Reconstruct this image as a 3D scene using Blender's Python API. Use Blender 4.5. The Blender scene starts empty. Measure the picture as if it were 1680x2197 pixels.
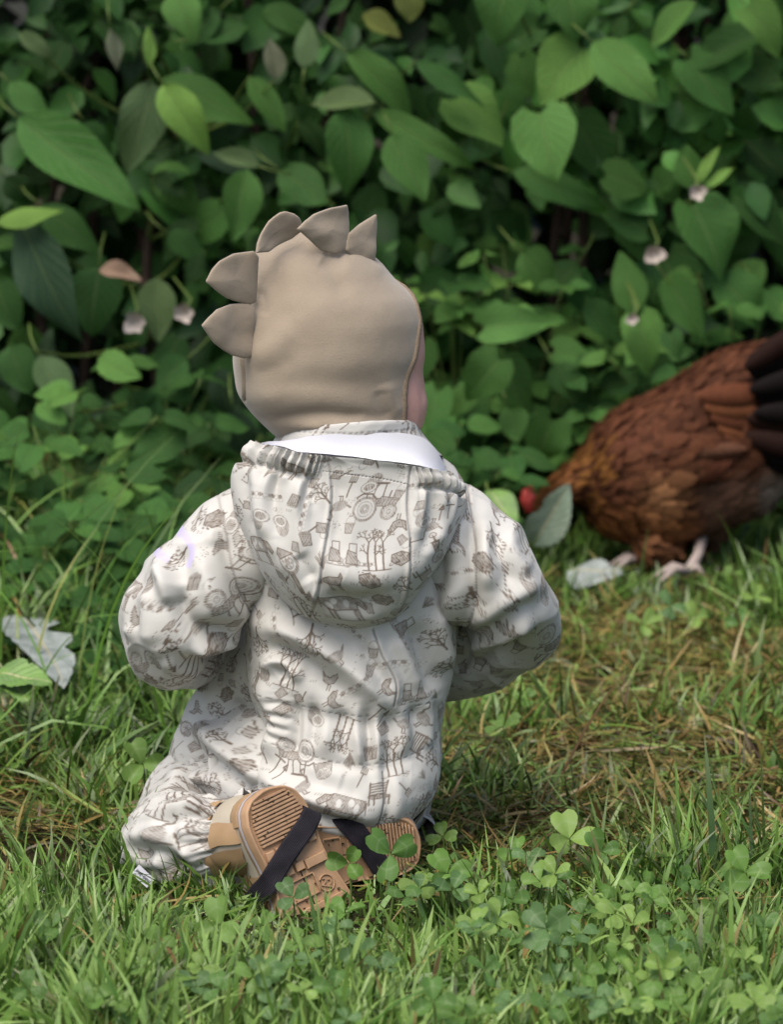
import bpy, bmesh, math, random
import numpy as np
from mathutils import Vector, Matrix

random.seed(7)
RNG = np.random.default_rng(11)
scene = bpy.context.scene
COL = scene.collection
R = math.radians

# ------------------------------------------------------------------ camera
CAM = np.array((0.0, -3.0, 0.775))
FOC = 7754.0                       # focal length in units of a 1680 x 2197 picture
PITCH = math.atan(1227.7 / FOC)
cd = bpy.data.cameras.new('camera')
cam = bpy.data.objects.new('camera', cd)
COL.objects.link(cam)
cam.location = CAM
cam.rotation_euler = (R(90) - PITCH, 0, 0)
cd.sensor_fit = 'VERTICAL'
cd.sensor_height = 36.0
cd.lens = 36.0 * FOC / 2197.0
cd.clip_start = 0.05
cd.clip_end = 100
cd.dof.use_dof = True
cd.dof.focus_distance = 2.93
cd.dof.aperture_fstop = 9.0
scene.camera = cam

# ------------------------------------------------------------------ light
SUN_EL, SUN_AZ = R(60), R(212)     # azimuth of the sun, clockwise from +Y
world = bpy.data.worlds.new('World')
scene.world = world
world.use_nodes = True
wn = world.node_tree
bg = wn.nodes['Background']
sky = wn.nodes.new('ShaderNodeTexSky')
sky.sky_type = 'NISHITA'
sky.sun_disc = False
sky.sun_elevation = SUN_EL
sky.sun_rotation = SUN_AZ
sky.air_density = 1.0
sky.dust_density = 4.0
sky.ozone_density = 0.6
wn.links.new(sky.outputs[0], bg.inputs[0])
bg.inputs[1].default_value = 0.085
sd = bpy.data.lights.new('sun', 'SUN')
sun = bpy.data.objects.new('sun', sd)
COL.objects.link(sun)
sd.energy = 1.35
sd.angle = R(42)
sd.color = (1.0, 0.955, 0.89)
_d = Vector((math.sin(SUN_AZ) * math.cos(SUN_EL), math.cos(SUN_AZ) * math.cos(SUN_EL), math.sin(SUN_EL)))
sun.rotation_euler = (-_d).to_track_quat('-Z', 'Y').to_euler()
sun.location = _d * 8
vs = scene.view_settings
vs.view_transform = 'Standard'
vs.look = 'None'
vs.gamma = 1.0
vs.exposure = 1.2
vs.use_curve_mapping = False
scene.render.engine = 'CYCLES'
scene.cycles.use_denoising = True
scene.cycles.max_bounces = 8
scene.cycles.diffuse_bounces = 4
scene.cycles.transmission_bounces = 4
scene.cycles.transparent_max_bounces = 8

# ------------------------------------------------------------------ helpers
_cp, _sp = math.cos(PITCH), math.sin(PITCH)
def _ray(u, v):
    u = np.asarray(u, float); v = np.asarray(v, float)
    a = u - 840.0; b = v - 1098.5
    return np.stack([a + 0 * b, FOC * _cp - b * _sp + 0 * a, -FOC * _sp - b * _cp + 0 * a], -1)
def at(u, v, Y):                    # a point of the picture, at a given distance Y behind the child's middle
    d = _ray(u, v)
    t = (np.asarray(Y, float) - CAM[1]) / d[..., 1]
    return CAM + d * t[..., None]
def atz(u, v, z):                   # a point of the picture, at a given height above the lawn
    d = _ray(u, v)
    t = (np.asarray(z, float) - CAM[2]) / d[..., 2]
    return CAM + d * t[..., None]
def proj(P):                        # world -> picture, used to measure sizes when modelling
    q = np.asarray(P) - CAM
    x = q[..., 0]; y = q[..., 1] * _cp - q[..., 2] * _sp; z = q[..., 1] * _sp + q[..., 2] * _cp
    return 840 + FOC * x / y, 1098.5 - FOC * z / y
def smooth(x, a, b):
    t = np.clip((np.asarray(x, float) - a) / (b - a), 0, 1)
    return t * t * (3 - 2 * t)
def interp(x, xs, ys):
    """smooth (monotone-ish cubic) interpolation through a table"""
    xs = np.asarray(xs, float); ys = np.asarray(ys, float)
    m = np.gradient(ys, xs)
    x = np.clip(x, xs[0], xs[-1])
    i = np.clip(np.searchsorted(xs, x) - 1, 0, len(xs) - 2)
    h = xs[i + 1] - xs[i]; t = (x - xs[i]) / h
    return ((2*t**3 - 3*t**2 + 1) * ys[i] + (t**3 - 2*t**2 + t) * h * m[i]
            + (-2*t**3 + 3*t**2) * ys[i + 1] + (t**3 - t**2) * h * m[i + 1])
def spline(pts, n):
    pts = np.asarray(pts, float)
    d = np.r_[0, np.cumsum(np.linalg.norm(np.diff(pts[:, :3], axis=0), axis=1))]
    t = np.linspace(0, d[-1], n)
    return np.stack([interp(t, d, pts[:, k]) for k in range(pts.shape[1])], 1)
def norm(a):
    return a / np.maximum(np.linalg.norm(a, axis=-1, keepdims=True), 1e-12)

def _h2(ix, iy, iz, s):
    n = (ix * 73856093) ^ (iy * 19349663) ^ (iz * 83492791) ^ (s * 2654435761)
    n = (n ^ (n >> 13)) * 1274126177 & 0x7fffffff
    n = (n ^ (n >> 16)) * 668265263 & 0x7fffffff
    return (n & 0xffff) / 65535.0 * 2 - 1
def vnoise(p, s=0):
    """value noise in -1..1 for an array of 2- or 3-vectors"""
    p = np.asarray(p, float)
    if p.shape[-1] == 2:
        p = np.concatenate([p, np.zeros(p.shape[:-1] + (1,))], -1)
    i = np.floor(p).astype(np.int64); f = p - i; f = f * f * (3 - 2 * f)
    out = 0
    for dx in (0, 1):
        for dy in (0, 1):
            for dz in (0, 1):
                w = (f[..., 0] if dx else 1 - f[..., 0]) * (f[..., 1] if dy else 1 - f[..., 1]) * (f[..., 2] if dz else 1 - f[..., 2])
                out = out + w * _h2(i[..., 0] + dx, i[..., 1] + dy, i[..., 2] + dz, s)
    return out
def fbm(p, s=0, o=3):
    p = np.asarray(p, float); a = 0; k = 1.0
    for j in range(o):
        a = a + vnoise(p * 2 ** j, s + j) * k; k *= .5
    return a

def mesh_np(name, V, F, mat=None, attrs=None, uv=None, smooth_shade=True):
    """V (n,3), F (m,3|4) int array -> mesh; attrs {name: (n,) or (n,3)}; uv (n,2) per vertex"""
    V = np.ascontiguousarray(V, dtype=np.float32); F = np.ascontiguousarray(F, dtype=np.int32)
    me = bpy.data.meshes.new(name)
    k = F.shape[1]
    me.vertices.add(len(V)); me.vertices.foreach_set('co', V.ravel())
    me.loops.add(F.size); me.loops.foreach_set('vertex_index', F.ravel())
    me.polygons.add(len(F))
    me.polygons.foreach_set('loop_start', np.arange(0, F.size, k, dtype=np.int32))
    me.polygons.foreach_set('loop_total', np.full(len(F), k, dtype=np.int32))
    me.polygons.foreach_set('use_smooth', np.full(len(F), smooth_shade))
    for an, av in (attrs or {}).items():
        av = np.asarray(av, np.float32)
        if av.ndim == 1:
            a = me.attributes.new(an, 'FLOAT', 'POINT'); a.data.foreach_set('value', av)
        else:
            a = me.attributes.new(an, 'FLOAT_VECTOR', 'POINT'); a.data.foreach_set('vector', av.ravel())
    if uv is not None:
        l = me.uv_layers.new(name='UVMap')
        l.data.foreach_set('uv', np.asarray(uv, np.float32)[F.ravel()].ravel())
    me.update(calc_edges=True)
    me.validate()
    if mat: me.materials.append(mat)
    return me
def grid_faces(nv, nu, closed=False, off=0):
    j, i = np.meshgrid(np.arange(nv - 1), np.arange(nu if closed else nu - 1), indexing='ij')
    i2 = (i + 1) % nu
    return (np.stack([j * nu + i, j * nu + i2, (j + 1) * nu + i2, (j + 1) * nu + i], -1).reshape(-1, 4) + off)
def grid_normals(P, closed=False):
    if closed:
        du = np.roll(P, -1, 1) - np.roll(P, 1, 1)
    else:
        du = np.gradient(P, axis=1)
    dv = np.gradient(P, axis=0)
    return norm(np.cross(du, dv))
def link(name, me, parent=None, **props):
    o = bpy.data.objects.new(name, me)
    COL.objects.link(o)
    if parent is not None: o.parent = parent
    for k, v in props.items(): o[k] = v
    return o
def empty(name, loc, label=None, cat=None, group=None):
    o = bpy.data.objects.new(name, None)
    o.empty_display_size = .05
    COL.objects.link(o)
    o.location = loc
    if label: o['label'] = label
    if cat: o['category'] = cat
    if group: o['group'] = group
    return o
def part(name, me, thing, **props):
    """a part whose mesh is in world coordinates, under an Empty that is only moved, never turned (or under such a part)"""
    o = link(name, me, thing, **props)
    off = Vector((0, 0, 0)); p = thing
    while p is not None:
        off += Vector(p.location); p = p.parent
    o.location = -off
    return o
class MB:                           # collects small solids into one mesh
    def __init__(s): s.V = []; s.F = []; s.n = 0
    def add(s, V, F):
        s.V.append(np.asarray(V, float)); s.F += [tuple(int(i) + s.n for i in f) for f in F]; s.n += len(V)
    def box(s, c, ax, ay, az):      # half axes
        c, ax, ay, az = (np.asarray(q, float) for q in (c, ax, ay, az))
        V = [c + i * ax + j * ay + k * az for i in (-1, 1) for j in (-1, 1) for k in (-1, 1)]
        s.add(V, [(0, 1, 3, 2), (4, 6, 7, 5), (0, 4, 5, 1), (2, 3, 7, 6), (0, 2, 6, 4), (1, 5, 7, 3)])
    def tube(s, pts, rad, n=8, cap=True):
        pts = np.asarray(pts, float); m = len(pts)
        rad = np.broadcast_to(np.asarray(rad, float), (m,))
        P, _ = tube_grid(pts, rad, n)
        s.add(P.reshape(-1, 3), [tuple(f) for f in grid_faces(m, n, True)])
        if cap:
            s.F.append(tuple(range(s.n - n * m, s.n - n * m + n))[::-1]); s.F.append(tuple(range(s.n - n, s.n)))
    def ball(s, c, r, nu=12, nv=8, M=None):
        r = np.broadcast_to(np.asarray(r, float), (3,))
        V = []
        for j in range(nv + 1):
            t = math.pi * j / nv
            for i in range(nu):
                a = 2 * math.pi * i / nu
                V.append((r[0] * math.sin(t) * math.cos(a), r[1] * math.sin(t) * math.sin(a), r[2] * math.cos(t)))
        V = np.array(V)
        if M is not None: V = V @ np.asarray(M).T
        s.add(V + np.asarray(c), [tuple(f)[::-1] for f in grid_faces(nv + 1, nu, True)])
    def mesh(s, name, mat=None, smooth_shade=False):
        me = bpy.data.meshes.new(name)
        me.from_pydata(np.concatenate(s.V).tolist(), [], s.F)
        me.validate(); me.update()
        for p in me.polygons: p.use_smooth = smooth_shade
        if mat: me.materials.append(mat)
        return me
def tube_grid(pts, rad, nu, ry=None, up=None, phase=0.0):
    """swept tube: pts (m,3), rad (m,), optional second radius; returns P (m,nu,3) and the frames"""
    pts = np.asarray(pts, float); m = len(pts)
    T = norm(np.gradient(pts, axis=0))
    a = np.asarray(up if up is not None else ((0, 0, 1) if abs(T[0][2]) < .9 else (1, 0, 0)), float)
    A = []; 
    for k in range(m):
        a = a - T[k] * np.dot(a, T[k]); a = a / np.linalg.norm(a); A.append(a)
    A = np.array(A); B = np.cross(T, A)
    th = np.linspace(0, 2 * np.pi, nu, endpoint=False) + phase
    rx = np.broadcast_to(np.asarray(rad, float), (m,)); ry = rx if ry is None else np.broadcast_to(np.asarray(ry, float), (m,))
    P = pts[:, None] + A[:, None] * (rx[:, None] * np.cos(th))[..., None] + B[:, None] * (ry[:, None] * np.sin(th))[..., None]
    return P, (T, A, B)
def remeshed(name, me, voxel, iters=6, mat=None):
    """fuse overlapping solids into one continuous skin"""
    o = bpy.data.objects.new(name, me); COL.objects.link(o)
    m = o.modifiers.new('r', 'REMESH'); m.mode = 'VOXEL'; m.voxel_size = voxel; m.use_smooth_shade = True
    s = o.modifiers.new('s', 'SMOOTH'); s.iterations = iters; s.factor = .5
    dg = bpy.context.evaluated_depsgraph_get()
    out = bpy.data.meshes.new_from_object(o.evaluated_get(dg))
    out.name = name
    bpy.data.objects.remove(o)
    out.materials.clear()
    if mat: out.materials.append(mat)
    for p in out.polygons: p.use_smooth = True
    return out

# ------------------------------------------------------------------ materials
def material(name, rough=.6, spec=.5):
    m = bpy.data.materials.new(name); m.use_nodes = True
    nt = m.node_tree; b = nt.nodes['Principled BSDF']
    b.inputs['Roughness'].default_value = rough
    b.inputs['Specular IOR Level'].default_value = spec
    return m, nt, b
def nd(nt, t, **kw):
    n = nt.nodes.new(t)
    for k, v in kw.items(): setattr(n, k, v)
    return n
def mixc(nt, fac, a, b, mode='MIX'):
    n = nd(nt, 'ShaderNodeMix', data_type='RGBA', blend_type=mode)
    for idx, val in ((0, fac), (6, a), (7, b)):
        if hasattr(val, 'is_output'): nt.links.new(val, n.inputs[idx])
        elif idx == 0: n.inputs[0].default_value = val
        else: n.inputs[idx].default_value = (*val, 1) if len(val) == 3 else val
    return n.outputs[2]
def math_(nt, op, a, b=None, c=None):
    n = nd(nt, 'ShaderNodeMath', operation=op)
    for i, v in enumerate((a, b, c)):
        if v is None: continue
        if hasattr(v, 'is_output'): nt.links.new(v, n.inputs[i])
        else: n.inputs[i].default_value = v
    return n.outputs[0]
def ramp(nt, fac, stops):
    n = nd(nt, 'ShaderNodeValToRGB')
    e = n.color_ramp.elements
    while len(e) < len(stops): e.new(.5)
    for k, (p, c) in enumerate(stops):
        e[k].position = p; e[k].color = (*c, 1) if len(c) == 3 else c
    nt.links.new(fac, n.inputs[0])
    return n.outputs[0]
def noise_tex(nt, scale, detail=4, coord=None, dist=0.0):
    n = nd(nt, 'ShaderNodeTexNoise')
    n.inputs['Scale'].default_value = scale; n.inputs['Detail'].default_value = detail; n.inputs['Distortion'].default_value = dist
    if coord is None:
        coord = nd(nt, 'ShaderNodeTexCoord').outputs['Object']
    nt.links.new(coord, n.inputs['Vector'])
    return n.outputs['Fac']
def attr(nt, name, vec=False):
    n = nd(nt, 'ShaderNodeAttribute', attribute_name=name)
    return n.outputs['Vector'] if vec else n.outputs['Fac']
def bump(nt, b, height, strength=.3, dist=.001):
    n = nd(nt, 'ShaderNodeBump'); n.inputs['Strength'].default_value = strength; n.inputs['Distance'].default_value = dist
    nt.links.new(height, n.inputs['Height']); nt.links.new(n.outputs[0], b.inputs['Normal'])
    return n
def plain(name, col, rough=.6, spec=.4, var=.12, scale=60, bmp=0.0):
    m, nt, b = material(name, rough, spec)
    f = noise_tex(nt, scale, 5)
    c = ramp(nt, f, [(.25, tuple(x * (1 - var) for x in col)), (.75, tuple(min(1, x * (1 + var)) for x in col))])
    nt.links.new(c, b.inputs['Base Color'])
    if bmp: bump(nt, b, f, bmp, .002)
    return m
# ================================================================== ground and lawn
def gz(x, y):
    p = np.stack([np.asarray(x, float) * 6, np.asarray(y, float) * 6], -1)
    bank = .05 * smooth(y, 1.7, 2.6)
    return .008 * fbm(p, 3, 3) - .004 + bank

def make_ground():
    m, nt, b = material('soil_and_thatch', .95, .1)
    f1 = noise_tex(nt, 9, 6); f2 = noise_tex(nt, 160, 5)
    c1 = ramp(nt, f1, [(.3, (.018, .020, .008)), (.55, (.030, .023, .011)), (.75, (.052, .035, .016))])  # soil darkened so shade between the blades is partly painted in
    c2 = mixc(nt, .6, c1, ramp(nt, f2, [(.3, (.2, .2, .2)), (.7, (1, .95, .8))]), 'MULTIPLY')
    nt.links.new(c2, b.inputs['Base Color']); bump(nt, b, f2, .8, .004)
    t = np.linspace(-1, 1, 181)
    xs = 18 * (.06 * t + .94 * np.abs(t) ** 4 * np.sign(t)); ys = xs + .5
    X, Y = np.meshgrid(xs, ys)
    V = np.stack([X, Y, gz(X, Y)], -1).reshape(-1, 3)
    me = mesh_np('ground', V, grid_faces(181, 181), m)
    link('ground', me, kind='structure')
make_ground()

def blade_mesh(name, base, L, W, az, tilt, bend, tone, mat, rows=5, twist=None, side_bend=None):
    n = len(L)
    prof = np.interp(np.linspace(0, 1, rows), [0, .3, .7, 1], [.75, 1, .72, .0])
    h = np.stack([np.sin(az), np.cos(az), 0 * az], -1)
    s0 = np.stack([np.cos(az), -np.sin(az), 0 * az], -1)
    if twist is None: twist = RNG.normal(0, .5, n)
    p = base.copy(); V = np.zeros((n, rows * 2 - 1, 3)); T = np.zeros((n, rows * 2 - 1))
    for k in range(rows):
        th = tilt + bend * (k / (rows - 1)) ** 1.3
        d = h * np.sin(th)[:, None] + np.array((0, 0, 1.)) * np.cos(th)[:, None]
        nrm = h * np.cos(th)[:, None] - np.array((0, 0, 1.)) * np.sin(th)[:, None]
        s = s0 * np.cos(twist)[:, None] + nrm * np.sin(twist)[:, None]
        if side_bend is not None: d = norm(d + s0 * (side_bend * k / rows)[:, None])
        if k: p = p + d * (L / (rows - 1))[:, None]
        w = (W * prof[k] / 2)[:, None]
        if k < rows - 1:
            V[:, 2 * k] = p - s * w; V[:, 2 * k + 1] = p + s * w
            T[:, 2 * k:2 * k + 2] = k / (rows - 1)
        else:
            V[:, 2 * k] = p; T[:, 2 * k] = 1
    nv = rows * 2 - 1
    f = []
    for k in range(rows - 2):
        a = 2 * k; f += [(a, a + 1, a + 3), (a, a + 3, a + 2)]
    a = 2 * (rows - 2); f.append((a, a + 1, a + 2))
    F = (np.array(f)[None] + (np.arange(n) * nv)[:, None, None]).reshape(-1, 3)
    return mesh_np(name, V.reshape(-1, 3), F, mat, {'tone': np.repeat(tone, nv, 0), 'along': T.ravel()})

def grass_material():
    m, nt, b = material('grass_blade', .38, .42)
    t = nd(nt, 'ShaderNodeSeparateXYZ'); nt.links.new(attr(nt, 'tone', True), t.inputs[0])
    g = ramp(nt, t.outputs[0], [(0, (.014, .050, .008)), (.35, (.052, .142, .018)), (.68, (.118, .250, .034)), (1, (.215, .355, .088))])
    d = ramp(nt, t.outputs[1], [(0, (.44, .33, .13)), (.3, (.27, .165, .055)), (.65, (.125, .062, .022)), (1, (.042, .022, .011))])
    al = math_(nt, 'POWER', attr(nt, 'along'), 3.0)
    g = mixc(nt, math_(nt, 'MULTIPLY', al, .35), g, (.20, .24, .07))
    c = mixc(nt, t.outputs[2], g, d)
    nt.links.new(c, b.inputs['Base Color'])
    tr = nd(nt, 'ShaderNodeBsdfTranslucent'); nt.links.new(c, tr.inputs[0])
    mx = nd(nt, 'ShaderNodeMixShader'); mx.inputs[0].default_value = .18
    nt.links.new(b.outputs[0], mx.inputs[1]); nt.links.new(tr.outputs[0], mx.inputs[2])
    nt.links.new(mx.outputs[0], nt.nodes['Material Output'].inputs[0])
    return m
GRASS = grass_material()

def dry_patch(x, y):
    """how worn and brown the lawn is, 0..1"""
    w = 0
    for u, v, r, k in ((1400, 1480, .13, 1), (1500, 1400, .14, .9), (1250, 1330, .12, .9), (1330, 1620, .15, 1), (1200, 1760, .13, 1), (1400, 1790, .10, .75),
                       (1100, 1850, .08, .7), (110, 1760, .055, .8), (20, 1690, .05, .8), (1560, 1560, .10, .5), (560, 2080, .06, .3), (1500, 2000, .1, .35)):
        c = atz(u, v, 0.01)
        w = np.maximum(w, 1.15 * k * np.exp(-(((x - c[0]) / (r * 1.3)) ** 2 + ((y - c[1]) / r) ** 2) ** 1.2))
    return np.clip(w + .35 * fbm(np.stack([x * 14, y * 14], -1), 21, 2) * (w > .08), 0, 1)
def in_child(x, y):
    a = ((x + .095) / .135) ** 2 + ((y - .045) / .12) ** 2 < 1
    b = ((x + .085) / .045) ** 2 + ((y + .095) / .03) ** 2 < 1
    return a | b

def make_lawn():
    def scatter(n, x0, x1, y0, y1):
        return RNG.uniform(x0, x1, n), RNG.uniform(y0, y1, n)
    xs, ys = [], []
    for n, a in ((27000, (-.34, .36, -.62, .25)), (15000, (-.46, .52, .25, .95)), (12000, (-.55, .62, .95, 1.85)), (42000, (-1.7, 1.7, -1.3, 1.9))):
        x, y = scatter(n, *a); xs.append(x); ys.append(y)
    x = np.concatenate(xs); y = np.concatenate(ys)
    dry = dry_patch(x, y)
    keep = ~in_child(x, y) & (RNG.random(len(x)) > dry * .68)
    clump = fbm(np.stack([x * 15, y * 15], -1), 5, 3)
    keep &= (clump > -.56 - .6 * smooth(-y, .05, .2) + RNG.random(len(x)) * .62)
    x, y, dry, clump = x[keep], y[keep], dry[keep], clump[keep]
    n = len(x)
    long_ = smooth(-x, .12, .34) * smooth(y, .12, .55)                      # the uncut margin on the left
    front = smooth(-y, .12, .30)
    L = RNG.gamma(9, .0055, n) * (1 + .6 * np.clip(clump, -.5, .9)) * (1 - .5 * dry) + long_ * RNG.gamma(4, .018, n) + front * RNG.gamma(5, .0028, n)
    def near(u, v, rx, ry):
        c = atz(u, v, 0.0); return np.exp(-((x - c[0]) / rx) ** 2 - ((y - c[1]) / ry) ** 2)
    low = np.maximum.reduce([.90 * near(645, 2000, .10, .12), .62 * near(430, 1960, .09, .06), .8 * near(300, 1950, .06, .07), .45 * near(800, 1940, .08, .07), .85 * near(1480, 1240, .13, .13), .85 * near(1370, 1235, .11, .13), .55 * near(1270, 1270, .08, .10), .75 * near(90, 1560, .10, .12)])
    L = L * (1 - low) * (1 - .16 * smooth(x, -.06, .12) * smooth(-y, .05, .18)) * (1 - .12 * front)
    L = np.clip(L, .010, .28)
    W = RNG.uniform(.0017, .0046, n) * (1 + .7 * (RNG.random(n) < .12)) * (1 + .25 * front) * (1 + .25 * long_)
    wind = fbm(np.stack([x * 5, y * 5], -1), 9, 2) * 2.2
    az = wind + RNG.normal(0, 1.5, n)
    tilt = np.abs(RNG.normal(.18, .50, n)) + dry * RNG.uniform(0, .6, n)
    bend = np.abs(RNG.normal(.55, .55, n)) + long_ * .5
    tone = np.zeros((n, 3))
    tone[:, 0] = np.clip(.48 + .32 * RNG.normal(0, 1, n) + .18 * fbm(np.stack([x * 9, y * 9], -1), 31, 2) + .16 * front - .14 * long_ - .05 * smooth(y, .1, .5), 0, 1)
    tone[:, 1] = RNG.random(n)
    tone[:, 2] = np.where(RNG.random(n) < .05 + .32 * dry, RNG.uniform(.5, 1, n), RNG.uniform(0, .10, n) + .16 * dry)
    base = np.stack([x, y, gz(x, y) - .003], -1)
    me = blade_mesh('lawn_grass', base, L, W, az, tilt, bend, tone, GRASS, side_bend=RNG.normal(0, .35, n))
    link('lawn_grass', me, kind='stuff', label='short green lawn grass around the kneeling child', category='grass')
    # cut dry clippings lying on the lawn
    n = 34000
    x = np.r_[RNG.uniform(-.5, .6, n)]; y = RNG.uniform(-.45, 1.35, n)
    dry = dry_patch(x, y)
    k = (RNG.random(n) < dry * .95 + .05) & ~in_child(x, y)
    x, y, dry = x[k], y[k], dry[k]; n = len(x)
    tone = np.zeros((n, 3)); tone[:, 0] = RNG.uniform(.5, 1, n); tone[:, 1] = np.clip(RNG.beta(1.2, 1.5, n) + .12 * dry, 0, 1); tone[:, 2] = np.where(RNG.random(n) < .72, RNG.uniform(.7, 1, n), RNG.uniform(.1, .4, n))
    base = np.stack([x, y, gz(x, y) + RNG.uniform(.001, .017, n)], -1)
    me = blade_mesh('grass_clippings', base, RNG.uniform(.014, .075, n), RNG.uniform(.0012, .0034, n), RNG.uniform(0, 6.28, n),
                    RNG.normal(1.5, .16, n), RNG.normal(.05, .5, n), tone, GRASS, side_bend=RNG.normal(0, .8, n))
    link('grass_clippings', me, kind='stuff', label='dry brown grass clippings lying on the worn lawn', category='clippings')
    # tall thin stalks arching out of the left margin
    n = 95
    x = RNG.uniform(-.62, -.10, n); y = RNG.uniform(.30, 1.15, n)
    tone = np.zeros((n, 3)); tone[:, 0] = RNG.uniform(.25, .85, n); tone[:, 1] = RNG.random(n) * .3; tone[:, 2] = np.where(RNG.random(n) < .25, RNG.uniform(.25, .5, n), 0)
    base = np.stack([x, y, gz(x, y)], -1)
    me = blade_mesh('tall_grass', base, RNG.uniform(.16, .36, n), RNG.uniform(.0018, .0036, n), RNG.uniform(0, 6.28, n),
                    np.abs(RNG.normal(.15, .2, n)), RNG.uniform(.5, 1.9, n), tone, GRASS, rows=9, side_bend=RNG.normal(0, .25, n))
    link('tall_grass', me, kind='stuff', label='tall arching grass stalks at the foot of the shrubs', category='grass')
make_lawn()
# ================================================================== shrubs and herbs behind
def leaf_material(name, vein=.7, gloss=.55, under=None):
    m, nt, b = material(name, gloss, .22)
    oi = nd(nt, 'ShaderNodeObjectInfo')
    uvn = nd(nt, 'ShaderNodeUVMap'); sx = nd(nt, 'ShaderNodeSeparateXYZ'); nt.links.new(uvn.outputs[0], sx.inputs[0])
    u = math_(nt, 'ABSOLUTE', math_(nt, 'SUBTRACT', sx.outputs[0], .5))       # across
    v = sx.outputs[1]                                                         # along
    mid = math_(nt, 'SUBTRACT', 1.0, math_(nt, 'MULTIPLY', u, 32.0)); mid = math_(nt, 'MAXIMUM', mid, 0.0)
    ph = math_(nt, 'SUBTRACT', math_(nt, 'MULTIPLY', v, 7.0), math_(nt, 'MULTIPLY', math_(nt, 'POWER', u, .8), 5.2))
    sv = math_(nt, 'FRACT', ph); sv = math_(nt, 'ABSOLUTE', math_(nt, 'SUBTRACT', sv, .5))
    sv = math_(nt, 'MAXIMUM', math_(nt, 'SUBTRACT', 1.0, math_(nt, 'MULTIPLY', sv, 10.0)), 0.0)
    ve = math_(nt, 'MAXIMUM', mid, math_(nt, 'MULTIPLY', sv, .55))
    co = nd(nt, 'ShaderNodeTexCoord').outputs['Object']
    f = noise_tex(nt, 45, 4, co); f2 = noise_tex(nt, 260, 3, co)
    base = mixc(nt, .8, oi.outputs['Color'], ramp(nt, f, [(.3, (.72, .75, .7)), (.7, (1.2, 1.15, 1.05))]), 'MULTIPLY')
    c = mixc(nt, math_(nt, 'MULTIPLY', ve, vein), base, mixc(nt, .5, base, (.26, .36, .14)))
    spots = math_(nt, 'GREATER_THAN', noise_tex(nt, 90, 2, co), .73)
    c = mixc(nt, math_(nt, 'MULTIPLY', spots, .5), c, (.06, .04, .02))
    geo = nd(nt, 'ShaderNodeNewGeometry')
    c = mixc(nt, geo.outputs['Backfacing'], c, mixc(nt, .45, c, (.17, .22, .15)))
    nt.links.new(c, b.inputs['Base Color'])
    hgt = math_(nt, 'ADD', math_(nt, 'MULTIPLY', ve, -1.0), math_(nt, 'MULTIPLY', f2, .25))
    bump(nt, b, hgt, .8, .0022)
    tr = nd(nt, 'ShaderNodeBsdfTranslucent'); nt.links.new(mixc(nt, 1.0, c, (1.0, 1.2, .65), 'MULTIPLY'), tr.inputs[0])
    mx = nd(nt, 'ShaderNodeMixShader'); mx.inputs[0].default_value = .26
    nt.links.new(b.outputs[0], mx.inputs[1]); nt.links.new(tr.outputs[0], mx.inputs[2])
    nt.links.new(mx.outputs[0], nt.nodes['Material Output'].inputs[0])
    return m
LEAF = leaf_material('leaf')
BARK = plain('bark', (.035, .024, .018), .9, .2, .35, 40, .6)
STEM = plain('green_stem', (.10, .15, .035), .5, .3, .3, 60)
REDSTEM = plain('red_stem', (.17, .075, .025), .5, .3, .3, 60)

def leaf_mesh(name, kind, ratio=.6, fold=.25, droop=.3, wave=.05, seed=0, teeth=0.0, nl=12, nw=6):
    """leaf of length 1 along +Y from the stalk, face up +Z, width ratio"""
    t = np.linspace(0, 1, nl + 1)
    if kind == 'oval':
        w = np.sin(np.pi * t ** .82) ** .85 * (1 - .22 * t)
    elif kind == 'heart':
        w = np.interp(t, [0, .05, .12, .25, .38, .55, .72, .86, .95, 1], [.42, .74, .92, 1, .97, .80, .55, .30, .11, 0])
    elif kind == 'lance':
        w = np.sin(np.pi * t ** .9) ** 1.2
    else:
        w = np.sin(np.pi * t ** .7) ** .7
    w = w / w.max(); w[-1] = 0
    if kind != 'heart': w[0] = .02
    s = np.linspace(-1, 1, nw + 1)
    Tt, S = np.meshgrid(t, s, indexing='ij')
    half = .5 * ratio * w[:, None]
    if teeth: half = half * (1 + teeth * (np.arange(nl + 1) % 2)[:, None] * (np.abs(S) > .99))
    X = S * half
    lobe = (.16 * np.abs(S) ** 1.5 * smooth(.25 - Tt, 0, .25)) if kind == 'heart' else 0
    Yc = Tt - lobe
    rr = np.random.default_rng(seed)
    ph = rr.uniform(0, 6, 3)
    Z = fold * np.abs(X) - droop * Tt ** 2 * .55 + wave * np.sin(Tt * 9 + ph[0]) * np.abs(S) ** 2 * np.sign(S + .001) * (.6 + .4 * np.sin(ph[1] + S * 2)) + .03 * np.sin(Tt * 5 + ph[2]) * S
    X = X + .05 * np.sin(Tt * 3 + ph[1]) * Tt
    V = np.stack([X, Yc, Z], -1).reshape(-1, 3)
    uv = np.stack([S * .5 + .5, Tt], -1).reshape(-1, 2)
    F = grid_faces(nl + 1, nw + 1)
    return mesh_np(name, V, F, LEAF, uv=uv)
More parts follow.
